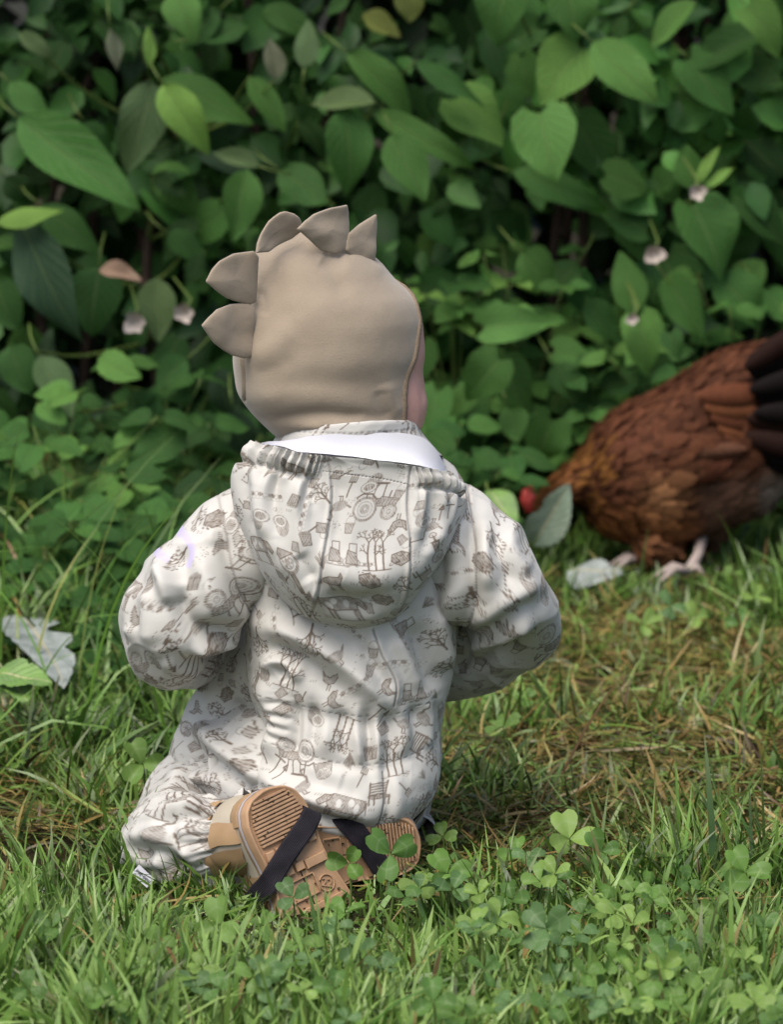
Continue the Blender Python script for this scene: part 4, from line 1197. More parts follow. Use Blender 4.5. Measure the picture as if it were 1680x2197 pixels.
    stitches = [[(565, 1497), (663, 1516), (742, 1526), (812, 1531), (900, 1516), (940, 1506)], [(561, 1594), (663, 1610), (726, 1622), (820, 1626), (922, 1606), (944, 1598)]]
    me, P2 = suit_piece('rain_suit', P, True, folds, sheet, (U, V), seams, stitches, .0014, 22, 50)
    SUIT_O = part('rain_suit', me, CHILD)
    # ---- sleeves
    def sleeve(spec, seed, folds, seams, lilac=(), rot=0.0, sq=None):
        p = spline(path3(spec), 300)
        nu = 330
        G, fr = tube_grid(p[:, :3], p[:, 3], nu, up=(0, -1, .3))
        U, V = arc_uv(G, True, percol=.35); U = U - U.mean(1, keepdims=True) + .17; V = V + .03
        sheet = print_sheet(.36, .46, seed, rot, up=(0, .5, -.5, 3.14))
        s = np.linspace(0, 1, 300)[:, None]
        ang = np.linspace(0, 2 * np.pi, nu, endpoint=False)[None]
        cuff = smooth(s, .93, .97) * .0016 * np.sin(ang * 22) - smooth(s, .95, 1) * .010
        squash = .0035 * np.sin(ang * 3 + 1.0 + s * 4) * smooth(s, .2, .5)
        me, P2 = suit_piece('sleeve', G, True, folds, sheet, (U, V), seams, (), .0030, 17, seed, lilac, Yref=-.075, extra=cuff + squash, crumple=.0052, fk=1.35)
        return part('sleeve', me, SUIT_O)
    sleeve(SL_L, 61, [
        ([(332, 1216), (346, 1232), (360, 1268), (372, 1300)], 5.5, 8), ([(374, 1250), (388, 1298), (412, 1338), (450, 1352), (490, 1338)], -6.5, 10), ([(300, 1212), (288, 1260), (286, 1330), (292, 1390)], -3.0, 7),
        ([(278, 1260), (276, 1330), (282, 1395)], 4.0, 7), ([(310, 1260), (312, 1330), (330, 1390)], 3.0, 10), ([(400, 1390), (450, 1392), (500, 1384), (540, 1372)], 5.5, 7), ([(420, 1420), (470, 1418), (530, 1402)], -6, 10),
        ([(420, 1180), (440, 1240), (470, 1300), (520, 1350)], 3.4, 12), ([(470, 1130), (490, 1200), (520, 1280), (545, 1340)], -3.0, 8), ([(380, 1180), (400, 1230), (420, 1280)], -2.4, 9), ([(345, 1405), (380, 1440), (430, 1455)], 3.0, 8), ([(440, 1110), (462, 1180)], 2.0, 8)],
        [[(452, 1066), (474, 1120), (490, 1180), (510, 1250), (530, 1312), (541, 1348), (560, 1372)]],
        [[(372, 1160), (386, 1160), (404, 1172), (412, 1190), (406, 1206), (398, 1218)], [(328, 1204), (344, 1206), (360, 1209)]], rot=.5)
    sleeve(SL_R, 62, [
        ([(1020, 1100), (1012, 1180), (1018, 1260), (1008, 1350)], -4.0, 7), ([(1038, 1120), (1040, 1200), (1050, 1270)], 3.4, 9), ([(1178, 1262), (1130, 1270), (1080, 1300), (1036, 1336), (1015, 1356)], 3.0, 9), ([(1160, 1290), (1110, 1310), (1060, 1350), (1030, 1370)], -3.0, 9),
        ([(1150, 1330), (1110, 1350), (1060, 1390), (1020, 1440)], 4.0, 8), ([(1120, 1390), (1070, 1420), (1020, 1480)], -3.4, 8), ([(960, 1240), (975, 1330), (985, 1420), (990, 1480)], 4.5, 9), ([(1000, 1390), (1006, 1440), (985, 1500)], -4.5, 6), ([(1090, 1150), (1110, 1200), (1140, 1240)], 2.6, 10),
        ([(1060, 1150), (1080, 1210), (1100, 1260)], -2.4, 8), ([(930, 1130), (945, 1220), (960, 1300)], -3, 8)],
        [[(1002, 1040), (1018, 1110), (1022, 1190), (1018, 1270), (1010, 1350), (1005, 1420)]], rot=-.4)
    # ---- trouser legs
    def leg(spec, seed, folds, n=260, nu=360, cuff=True, rot=0.0, yref=-.07, name='trouser_leg'):
        p = spline(path3(spec), n)
        G, fr = tube_grid(p[:, :3], p[:, 3], nu, up=(0, 0, 1))
        U, V = arc_uv(G, True, percol=.15); U = U - U.mean(1, keepdims=True) + .24; V = V + .04
        sheet = print_sheet(.50, .60, seed, rot, up=(0, 1.2, -1.2, 3.14))
        s = np.linspace(0, 1, n)[:, None]; ang = np.linspace(0, 2 * np.pi, nu, endpoint=False)[None]
        ex = .003 * np.sin(ang * 3 + s * 7) * smooth(s, .1, .4)
        if cuff:
            g = np.sin(ang * 30 + 1.2 * np.sin(ang * 3)) + .5 * np.sin(ang * 47 + 2)
            ex = ex + .0011 * g * smooth(s, .86, .92) - .006 * smooth(s, .88, .92) * (1 - .75 * smooth(s, .96, .99)) + .0018 * np.sin(ang * 13 + 9 * s) * smooth(s, .6, .85)
            lastv = smooth(s, .97, 1.0)
        me, P2 = suit_piece(name, G, True, folds, sheet, (U, V), (), (), .0026, 20, seed, Yref=yref, extra=ex, crumple=.0036, fk=1.25)
        o = part(name, me, SUIT_O)
        if cuff:                                                   # inside of the cuff
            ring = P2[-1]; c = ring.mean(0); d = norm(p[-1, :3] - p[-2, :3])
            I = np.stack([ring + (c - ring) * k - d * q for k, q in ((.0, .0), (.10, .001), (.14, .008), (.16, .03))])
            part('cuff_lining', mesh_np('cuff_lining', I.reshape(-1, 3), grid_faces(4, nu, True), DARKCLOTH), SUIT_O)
        return o, P2
    leg(LEG_L, 71, [
        ([(350, 1640), (420, 1618), (480, 1640), (540, 1668), (610, 1690)], 5.5, 9), ([(345, 1690), (400, 1660), (470, 1668), (540, 1700)], -5.0, 9), ([(335, 1720), (400, 1700), (450, 1696)], 3.0, 7), ([(290, 1765), (360, 1720), (420, 1706), (470, 1694)], 4.0, 7), ([(300, 1740), (360, 1705), (420, 1690)], -3.5, 6),
        ([(275, 1800), (330, 1770), (380, 1780), (420, 1810)], 3.5, 7), ([(300, 1830), (350, 1800), (390, 1830), (400, 1870)], -3.2, 7), ([(340, 1740), (345, 1790), (365, 1840), (400, 1880)], 3.0, 6), ([(380, 1740), (385, 1790), (410, 1840)], -2.6, 6), ([(400, 1730), (415, 1790), (440, 1840)], 2.4, 6), ([(290, 1870), (350, 1895), (420, 1905)], 3.0, 6)], rot=.6)
    leg(LEG_R, 72, [], 160, 240, False, 0.3)
    lap = [(660, 1400, .020, .046), (590, 1440, .040, .046), (524, 1520, .055, .042), (478, 1600, .055, .042), (446, 1660, .045, .040), (430, 1700, .035, .030)]
    leg(lap, 73, [([(470, 1530), (500, 1600), (560, 1640)], 3, 9), ([(500, 1500), (540, 1580)], -3, 8)], 170, 240, False, -.5, 0.0, 'trouser_front')
    # ---- collar
    nu = 300
    th = np.linspace(-np.pi, np.pi, nu, endpoint=False)
    rows = []
    for v, l, r_, b in ((990, 545, 950, .076), (960, 566, 926, .078), (938, 584, 908, .079), (923, 594, 900, .0785), (919, 596, 897, .078), (922, 602, 892, .074), (950, 606, 888, .070)):
        A = at(l, v, .000); B = at(r_, v, .000); c = (A + B) / 2; a = (B[0] - A[0]) / 2
        rows.append(c + np.stack([a * np.sin(th), -b * np.cos(th), .004 * np.sin(th) + .014 * np.cos(th)], -1))
    G0 = np.array(rows)
    k = np.linspace(0, len(rows) - 1, 40); i0 = np.minimum(k.astype(int), len(rows) - 2); f = (k - i0)[:, None, None]
    G = G0[i0] * (1 - f) + G0[i0 + 1] * f
    U, V = arc_uv(G, True)
    me, _ = suit_piece('collar', G, True, [], print_sheet(.45, .08, 81, 0), (U, V), (), [[(605, 926), (680, 921), (760, 919), (850, 921), (893, 927)]], .0006, 40, 81, Yref=-.05)
    part('collar', me, SUIT_O)
    # ---- hood hanging down the back
    nu, nv = 300, 250
    def curve(pts, n): return spline(np.array(pts, float), n)
    rim = curve([(548, 952), (592, 958), (650, 970), (700, 976), (800, 986), (878, 998), (945, 1012), (978, 1034)], nu)
    bot = curve([(566, 1232), (610, 1282), (660, 1322), (720, 1344), (790, 1347), (846, 1330), (886, 1292), (922, 1236)], nu)
    lef = curve([(548, 952), (508, 1010), (500, 1070), (520, 1140), (545, 1195), (566, 1232)], nv)
    rig = curve([(978, 1034), (998, 1070), (990, 1120), (966, 1176), (944, 1208), (922, 1236)], nv)
    S, T = np.meshgrid(np.linspace(0, 1, nu), np.linspace(0, 1, nv)); s = S[..., None]; t = T[..., None]
    Q = (1 - t) * rim[None] + t * bot[None] + (1 - s) * lef[:, None] + s * rig[:, None] - ((1 - s) * (1 - t) * rim[0] + s * (1 - t) * rim[-1] + (1 - s) * t * bot[0] + s * t * bot[-1])
    e = (1 - np.abs(2 * S - 1) ** 3.2)
    bul = np.clip(e, 0, 1) ** .55 * np.clip(1 - T ** 7, 0, 1) ** .5
    Yd = -.082 + .010 * T - bul * (.016 + .020 * smooth(T, 0, .7)) - .008 * np.exp(-((T - .72) / .22) ** 2) * e
    # the sides wrap round the shoulders
    Yd = Yd + .030 * (np.abs(2 * S - 1) ** 5) * (1 - .6 * T)
    G = at(Q[..., 0], Q[..., 1], Yd)
    gath = smooth(S, .36, .30) + smooth(S, .76, .80)
    band = smooth(T, .16, .12)
    ph = 2 * np.pi * S * 30 + 1.5 * np.sin(S * 40)
    ex = gath * (band * (.0030 * np.sin(ph) + .0013 * np.sin(ph * 1.7 + 1)) + .0022 * np.sin(ph * .5 + 1) * smooth(T, .12, .2) * smooth(T, .5, .2))
    ex = ex - .0035 * gath * np.exp(-((T - .155) / .02) ** 2) + .0020 * np.exp(-(T / .03) ** 2) + .0035 * gath * np.exp(-((T - .07) / .05) ** 2)
    U, V = arc_uv(G, False); V = V.max() - V + .01
    def hoodxy(u, v):
        k = np.argmin((Q[..., 0] - u) ** 2 + (Q[..., 1] - v) ** 2); return float(U.ravel()[k]), float(V.ravel()[k])
    fixed = [(fn, rad * .8, *hoodxy(u, v), a, sc) for fn, rad, u, v, a, sc in (
        (m_tractor, 19, 806, 1092, .05, 1.0), (m_scene, 17, 740, 1190, 0, 1.0), (m_trees, 14, 806, 1180, 0, 1.0), (m_cow, 19, 730, 1300, -.03, 1.0), (m_hay, 10, 820, 1288, 0, .95), (m_oldtractor, 17, 626, 1215, 3.4, 1.0),
        (m_bucket, 6, 750, 1130, 0, 1.0), (m_goose, 10, 728, 1085, 3.3, .9), (m_can, 8, 724, 1018, 0, .9), (m_barrel, 9, 905, 1115, .3, 1.0), (m_baretree, 12, 690, 1060, 1.0, .9), (m_rake, 8, 896, 1160, 1.6, .9), (m_goose, 9, 930, 1130, 3.0, .9), (m_stones, 12, 650, 1100, 1.6, 1.0), (m_basket, 8, 632, 1075, 3.0, .9), (m_fox, 12, 715, 1245, .1, .9))]
    sheet = print_sheet(.24, .20, 82, 0, fixed, up=(0, 0, 3.14))
    folds = [([(600, 1010), (592, 1080), (600, 1150)], -2.8, 7), ([(630, 1010), (640, 1100), (655, 1200)], 2.6, 9), ([(560, 1010), (555, 1080), (575, 1160)], 3.0, 8), ([(660, 1020), (672, 1080)], -2.2, 5), ([(530, 1020), (525, 1090), (545, 1160)], -2.6, 6),
             ([(905, 1040), (900, 1100), (890, 1160)], 2.4, 7), ([(935, 1045), (930, 1120), (905, 1190)], -2.6, 7), ([(960, 1050), (960, 1110), (930, 1180)], 2.8, 7),
             ([(690, 1200), (740, 1230), (800, 1235), (860, 1210)], 3.4, 14), ([(700, 1260), (760, 1285), (830, 1270)], -2.6, 10), ([(690, 1300), (760, 1325), (830, 1312)], 2.2, 8), ([(720, 1010), (728, 1090), (715, 1180)], -1.6, 8), ([(600, 1180), (650, 1240), (690, 1290)], 2.6, 9), ([(640, 1180), (670, 1240)], -2.6, 7)]
    pip = [[(700, 975), (712, 1060), (706, 1120), (692, 1200), (684, 1262), (664, 1326)], [(880, 1002), (873, 1090), (880, 1170), (878, 1230), (868, 1290), (846, 1332)]]
    PIP_FAINT = [[(a + 2, b) for a, b in q] for q in pip]
    folds += [([(a - 5, b) for a, b in q], 1.0, 1.9) for q in pip]
    me, P2 = suit_piece('hood', G, False, folds, sheet, (U, V), PIP_FAINT, [[(692, 1012), (760, 1020), (830, 1030), (874, 1040)]], .0012, 26, 83, Yref=-.10, extra=ex, seam_k=.25)
    hood = part('hood', me, SUIT_O)
    # white lining of the open hood, from its rim up to the collar
    rimP = G[0].copy() + (P2[0] - G[0]).mean(0)
    top = curve([(560, 952), (602, 946), (660, 938), (760, 935), (866, 932), (908, 938), (934, 964), (960, 1014)], nu)
    topP = at(top[:, 0], top[:, 1], -.082 + .020 * np.abs(np.linspace(-1, 1, nu)) ** 3)
    q = np.linspace(0, 1, 40)[:, None, None]
    L = rimP[None] * (1 - q) + topP[None] * q
    inner = rimP + np.array((0, .006, -.004))
    L = np.concatenate([rimP[None], inner[None], (inner[None] * (1 - q) + topP[None] * q)[1:]], 0)
    sag = np.concatenate([[0, 0], np.sin(np.pi * q[1:, 0, 0])])[:, None]
    L[..., 2] -= .010 * sag + .0016 * fbm(L[..., :2] * 45, 5, 2)
    L[..., 1] += .004 * sag
    white = plain('white_lining', (.68, .68, .72), .7, .3, .03, 40)
    part('hood_lining', mesh_np('hood_lining', L.reshape(-1, 3), grid_faces(L.shape[0], nu), white), SUIT_O)
    return P2
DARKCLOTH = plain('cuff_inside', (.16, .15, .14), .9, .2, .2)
make_suit()
# ---------------------------------------------------------------- shoes
RUBBER = plain('gum_rubber', (.38, .235, .135), .62, .35, .16, 70, .25)
RUBBER2 = plain('gum_sidewall', (.34, .23, .14), .55, .4, .10, 50)
MUD = plain('mud', (.045, .028, .016), .95, .1, .3, 120)
CREAM = plain('cream_upper', (.38, .335, .26), .6, .35, .10, 50)
TANUP = plain('tan_overlay', (.33, .215, .115), .55, .4, .12, 60)
STRIPE = plain('grey_stripe', (.40, .38, .40), .5, .4, .08, 40)
def strap_material():
    m, nt, b = material('black_elastic', .75, .25)
    uv = nd(nt, 'ShaderNodeUVMap'); sx = nd(nt, 'ShaderNodeSeparateXYZ'); nt.links.new(uv.outputs[0], sx.inputs[0])
    h = math_(nt, 'SINE', math_(nt, 'MULTIPLY', sx.outputs[0], 75.0))
    f = noise_tex(nt, 70, 4)
    c = ramp(nt, f, [(.35, (.008, .007, .010)), (.6, (.017, .014, .020)), (.8, (.030, .016, .030))])
    c = mixc(nt, math_(nt, 'MULTIPLY', math_(nt, 'MAXIMUM', h, 0.0), .4), c, (.035, .033, .042))
    nt.links.new(c, b.inputs['Base Color']); bump(nt, b, h, .5, .0008)
    return m
STRAP = strap_material()
def text_mesh(name, txt, size, depth, mat):
    cu = bpy.data.curves.new(name, 'FONT'); cu.body = txt; cu.size = size; cu.extrude = depth; cu.align_x = 'CENTER'; cu.align_y = 'CENTER'; cu.resolution_u = 3
    o = bpy.data.objects.new(name, cu); COL.objects.link(o)
    dg = bpy.context.evaluated_depsgraph_get(); dg.update()
    me = bpy.data.meshes.new_from_object(o.evaluated_get(dg)); me.name = name
    bpy.data.objects.remove(o); me.materials.clear(); me.materials.append(mat)
    return me
HWL = ([0, 2, 6, 14, 30, 52, 70, 92, 110, 122, 131, 136], [3, 12, 19, 24, 26, 24.5, 26, 30.5, 31, 26, 16, 3])
def make_shoe(heel, toe, nhint, strap, shaft=None, scale=1.0):
    heel = np.asarray(heel); toe = np.asarray(toe)
    Ld = norm(toe - heel); Nd = np.asarray(nhint, float); Nd = norm(Nd - Ld * np.dot(Nd, Ld)); Wd = norm(np.cross(Ld, Nd))
    if Wd[0] < 0: Wd = -Wd
    mm = .001 * scale
    def X(l, w, n): return heel + (Ld * l + Wd * w + Nd * n) * mm
    ls = np.concatenate([136 * .5 * (1 - np.cos(np.linspace(0, np.pi, 40)))])
    hw = interp(ls, *HWL)
    ring = [(l, h) for l, h in zip(ls, hw)] + [(l, -h) for l, h in zip(ls[::-1], hw[::-1])]
    ring = np.array(ring); n = len(ring); cen = np.array((66.0, 0.0))
    def rows(spec, fn=None):
        G = []
        for nn, k in spec:
            q = cen + (ring - cen) * np.array((1 - (1 - k) * .5, k))
            bend = 10 * smooth(q[:, 0], 92, 136) ** 1.5                        # toe spring
            G.append(np.stack([X(l, w, nn - b) for (l, w), b in zip(q, bend)]))
        return np.array(G)
    G = rows([(-1.5, .02), (-1.5, .5), (-1.5, .86), (-.3, .93), (0.6, .955), (0, .985), (-2, 1.0), (-7, 1.01), (-13, 1.0), (-16, .97), (-16, .4), (-16, .02)])
    sole = part('shoe_sole', mesh_np('shoe_sole', G.reshape(-1, 3), grid_faces(len(G), n, True), RUBBER, smooth_shade=True), SHOE_PARENT[0])
    G = rows([(-8.2, 1.018), (-9.0, 1.026), (-10.4, 1.026), (-11.2, 1.018)])
    part('side_stripe', mesh_np('side_stripe', G.reshape(-1, 3), grid_faces(4, n, True), STRIPE), sole)
    def lug(l, w, hl, hw_, hn=2.2, ang=0.0, mat=RUBBER, name='tread_lug'):
        mb = MB(); c, s_ = math.cos(ang), math.sin(ang)
        b = 10 * float(smooth(l, 92, 136)) ** 1.5
        A = (Ld * c + Wd * s_) * hl * mm; B = (-Ld * s_ + Wd * c) * hw_ * mm
        c0 = X(l, w, hn * .5 - 1.2 - b); N_ = Nd * (hn * .5 + .3) * mm
        V = [c0 + i * A * k + j * B * k + q * N_ for q, k in ((-1, 1.0), (.6, .98), (1, .84)) for i, j in ((-1, -1), (1, -1), (1, 1), (-1, 1))]
        F = [(0, 3, 2, 1), (8, 9, 10, 11)] + [(r * 4 + a, r * 4 + (a + 1) % 4, r * 4 + 4 + (a + 1) % 4, r * 4 + 4 + a) for r in (0, 1) for a in range(4)]
        mb.add(V, F)
        part(name, mb.mesh(name, mat), sole)
    def hwat(l): return float(interp(np.array(l), *HWL))
    for k in range(12):                                                        # fine ribs under the heel
        l = 6 + k * 2.7; h = hwat(l) - 4.5
        lug(l, 0, .85, h, 1.9, name='heel_rib')
    for w in (-18, -9, 0, 9, 18): lug(44, w, 3.2, 3.6, 2.6)
    for w in (-19, -9.5, 0): lug(59, w, 3.2, 3.8, 2.6)
    lug(60, 14, 3.4, 9, 2.6)
    # sunk frame in the waist of the sole
    for (l, w, a, b) in ((67, -4, .5, 12), (81, -4, .5, 12), (74, -16, 7, .5), (74, 8, 7, .5)): lug(l, w, a, b, 1.1, name='frame_line')
    for k, l in enumerate((90, 99, 108, 117, 126)):
        h = hwat(l) - 4
        if k == 0:
            lug(l, 6, 2.3, h - 7, 2.8); lug(l + 4, -h + 8, 2.0, 7, 2.8)
        else:
            for j in range(4):
                w = -h + (j + .5) * 2 * h / 4
                lug(l + (1.5 if j % 2 else -1.5), w, 2.4, h / 4 - .6, 2.8, .35 if (j + k) % 2 else -.35)
    # size mark
    num = text_mesh('size_mark', '22', 8.5 * mm, .4 * mm, RUBBER)
    M = Matrix((Vector(Wd), Vector(np.cross(Nd, Wd)), Vector(Nd))).transposed().to_4x4()
    o = part('size_mark', num, sole)
    o.matrix_basis = Matrix.Translation(Vector(X(78, 15.5, -.7))) @ M @ Matrix.Rotation(-.5, 4, 'Z')
    mb = MB(); a = np.linspace(0, 2 * np.pi, 25)
    mb.tube([X(78 + 6 * math.cos(t), 15.5 + 6 * math.sin(t), -.8) for t in a], .5 * mm, 6, False)
    part('size_ring', mb.mesh('size_ring', RUBBER, True), sole)
    # upper
    spec = [(-14, .97, 0, 1), (-20, .98, 0, 1), (-28, .95, 0, .97), (-36, .88, .02, .88), (-44, .80, .03, .70), (-54, .72, .05, .55), (-66, .68, .06, .48), (-80, .66, .07, .46)]
    G = []
    for nn, k, a0, a1 in spec:
        l = ring[:, 0] / 136 * (a1 - a0) * 136 + a0 * 136
        w = ring[:, 1] * k
        bend = 8 * smooth(l, 92, 136) ** 1.5
        G.append(np.stack([X(q, e, nn - b) for q, e, b in zip(l, w, bend)]))
    G = np.array(G); kk = np.linspace(0, len(G) - 1, 40); i0 = np.minimum(kk.astype(int), len(G) - 2); f = (kk - i0)[:, None, None]
    G = G[i0] * (1 - f) + G[i0 + 1] * f
    up = part('shoe_upper', mesh_np('shoe_upper', G.reshape(-1, 3), grid_faces(40, n, True), CREAM), sole.parent)
    # tan panels over heel, waist and toe on the outer and inner side
    Nn = grid_normals(G, True)
    if np.mean(np.sum(Nn * (G - G.mean(1, keepdims=True)), -1)) < 0: Nn = -Nn
    for i0_, i1_, r0, r1 in ((0, 10, 0, 9), (17, 28, 0, 20), (29, 51, 0, 14), (52, 63, 0, 20), (70, 79, 0, 9), (70, 79, 14, 22)):
        S = (G + Nn * .0012)[r0:r1, i0_:i1_]
        S2 = np.concatenate([(G + Nn * .0001)[r0:r1, i0_:i1_][:1], S, (G + Nn * .0001)[r0:r1, i0_:i1_][-1:]], 0)
        part('overlay', mesh_np('overlay', S2.reshape(-1, 3), grid_faces(S2.shape[0], S2.shape[1]), TANUP), up)
    if strap:
        path = spline(np.array([X(24, 27, -10), X(28, 27.5, 0), X(33, 20, 3.6), X(43, 0, 4.4), X(54, -20, 4.2), X(60, -28.5, 1.0), X(65, -33, -12), X(72, -33, -30), X(78, -31, -46), X(82, -28, -58)]), 60)
        T = norm(np.gradient(path, axis=0)); cN = np.array([Nd if k < 33 else (-Wd) for k in range(60)], float)
        for _ in range(12): cN = norm(cN + np.roll(cN, 1, 0) + np.roll(cN, -1, 0)); cN[0] = (Wd + Nd * .3); cN[-1] = -Wd
        B = norm(np.cross(T, cN)); cN = norm(np.cross(B, T))
        wv = np.linspace(-1, 1, 9)
        top = path[:, None] + B[:, None] * (wv * .0088)[None, :, None] + cN[:, None] * (.0006 + .0006 * vnoise(path[:, None, :] * 90 + wv[None, :, None], 2)[..., None])
        low = path[:, None] + B[:, None] * (wv * .0088)[None, :, None] - cN[:, None] * .0012
        V = np.concatenate([top, low[:, ::-1]], 1)
        uvs = np.stack(np.meshgrid(np.r_[wv, wv[::-1]] * .5 + .5, np.linspace(0, 1, 60)), -1)
        part('foot_strap', mesh_np('foot_strap', V.reshape(-1, 3), grid_faces(60, 18, True), STRAP, uv=uvs.reshape(-1, 2)), SUIT_O)
    if shaft is not None:
        q = spline(np.array([list(p) + [r_] for p, r_ in shaft]), 30)
        Gs, _ = tube_grid(q[:, :3], q[:, 3], 48)
        Gs = Gs + (.0012 * fbm(Gs * 60, 4, 2))[..., None]
        part('ankle_collar', mesh_np('ankle_collar', Gs.reshape(-1, 3), grid_faces(30, 48, True), CREAM), up)
        for a_, b_, k0, k1 in ((13, 34, 2, 26), (2, 8, 2, 18), (8, 13, 18, 28)):
            S = tube_grid(q[:, :3], q[:, 3] + .0020, 48)[0]
            S = (S + (.0012 * fbm(S * 60, 4, 2))[..., None])[k0:k1, a_:b_]
            part('overlay', mesh_np('overlay', S.reshape(-1, 3), grid_faces(S.shape[0], S.shape[1]), TANUP), up)
    # smears of mud
    mud = MB(); r = random.Random(3)
    for _ in range(80):
        l = r.choice((r.uniform(5, 36), r.uniform(62, 130))); w = r.uniform(-.8, .8) * hwat(l); b = 10 * float(smooth(l, 92, 136)) ** 1.5
        mud.ball(X(l, w, -.6 - b + (.9 if l < 38 else 0)), (r.uniform(.5, 1.6) * mm, r.uniform(.5, 1.6) * mm, .7 * mm), 6, 4)
    part('mud', mud.mesh('mud', MUD, True), sole, kind='stuff')
    return X
SHOE_PARENT = [CHILD]
XL = make_shoe(at(570, 1692, -.146), at(700, 1992, -.164), (.62, -.78, -.04), True, [(at(470, 1806, -.094), .034), (at(515, 1798, -.104), .0335), (at(540, 1790, -.120), .0325), (at(575, 1790, -.128), .026)], 1.16)
XR = make_shoe(at(904, 1808, -.090), at(640, 1852, -.108), (.04, -.98, -.06), True)

# ---------------------------------------------------------------- woven label at the leg hem
def make_tag():
    tagm = plain('woven_label', (.62, .63, .68), .8, .2, .04, 300)
    txtm = plain('label_print', (.03, .03, .045), .8, .2)
    c = at(306, 1880, -.116); a = norm(at(290, 1866, -.116) - at(322, 1896, -.116)); up = norm(np.cross((0.25, -1, .15), a))
    if up[2] > 0: up = -up
    nn = norm(np.cross(a, up))
    if nn[1] > 0: nn = -nn
    a = norm(np.cross(up, nn))
    mb = MB(); mb.box(c, a * .0088, up * .0048, nn * .0004)
    lab = part('woven_label', mb.mesh('woven_label', tagm), SUIT_O)
    t = text_mesh('label_text', 'mikk-line', .0042, .00012, txtm)
    o = part('label_text', t, SUIT_O)
    M = Matrix((Vector(a), Vector(up), Vector(nn))).transposed().to_4x4()
    o.matrix_basis = Matrix.Translation(Vector(c + nn * .0006)) @ M
make_tag()
# ================================================================== the hen
HEN_Y = 1.46
HEN = empty('hen', tuple(float(q) for q in at(1470, 1228, HEN_Y - .02) * (1, 1, 0)), 'russet brown hen pecking with lowered head beside the heart-leaved shrub', 'hen')
def plumage_material():
    m, nt, b = material('plumage', .75, .08)
    c = attr(nt, 'col', True)
    al = attr(nt, 'along')
    f = noise_tex(nt, 180, 4)
    c = mixc(nt, .5, c, ramp(nt, f, [(.3, (.6, .6, .6)), (.7, (1.3, 1.25, 1.2))]), 'MULTIPLY')
    nt.links.new(c, b.inputs['Base Color'])
    return m
PLUME = plumage_material()
def hen_colour(u, v):
    """mahogany back, orange breast, gold-edged dark neck, grey fluff, black tail; by place on the bird"""
    u = np.asarray(u, float); v = np.asarray(v, float)
    n = len(u)
    c = np.tile(np.array((.074, .028, .014)), (n, 1))
    def mix(col, w):
        nonlocal c
        c = c * (1 - w[:, None]) + np.asarray(col) * w[:, None]
    low = smooth(v - (1060 + (u - 1270) * -.02), 0, 60)
    mix((.200, .078, .028), low * smooth(u, 1500, 1420))
    mix((.300, .145, .065), np.exp(-((u - 1400) / 45) ** 2 - ((v - 1075) / 40) ** 2))
    mix((.150, .066, .030), smooth(v, 1120, 1165) * smooth(u, 1520, 1450))
    mix((.105, .055, .036), smooth(v, 1010, 1060) * smooth(u, 1440, 1500))
    mix((.150, .120, .100), smooth(u, 1575, 1625) * smooth(v, 1010, 1050))
    mix((.055, .020, .010), smooth(1290 - u, 0, 30) * smooth(v, 960, 1000))
    mix((.150, .060, .020), smooth(1250 - u, 0, 30))
    mix((.008, .006, .005), smooth(u, 1592, 1640) * smooth(1040 - v, 0, 50))
    return c * .92
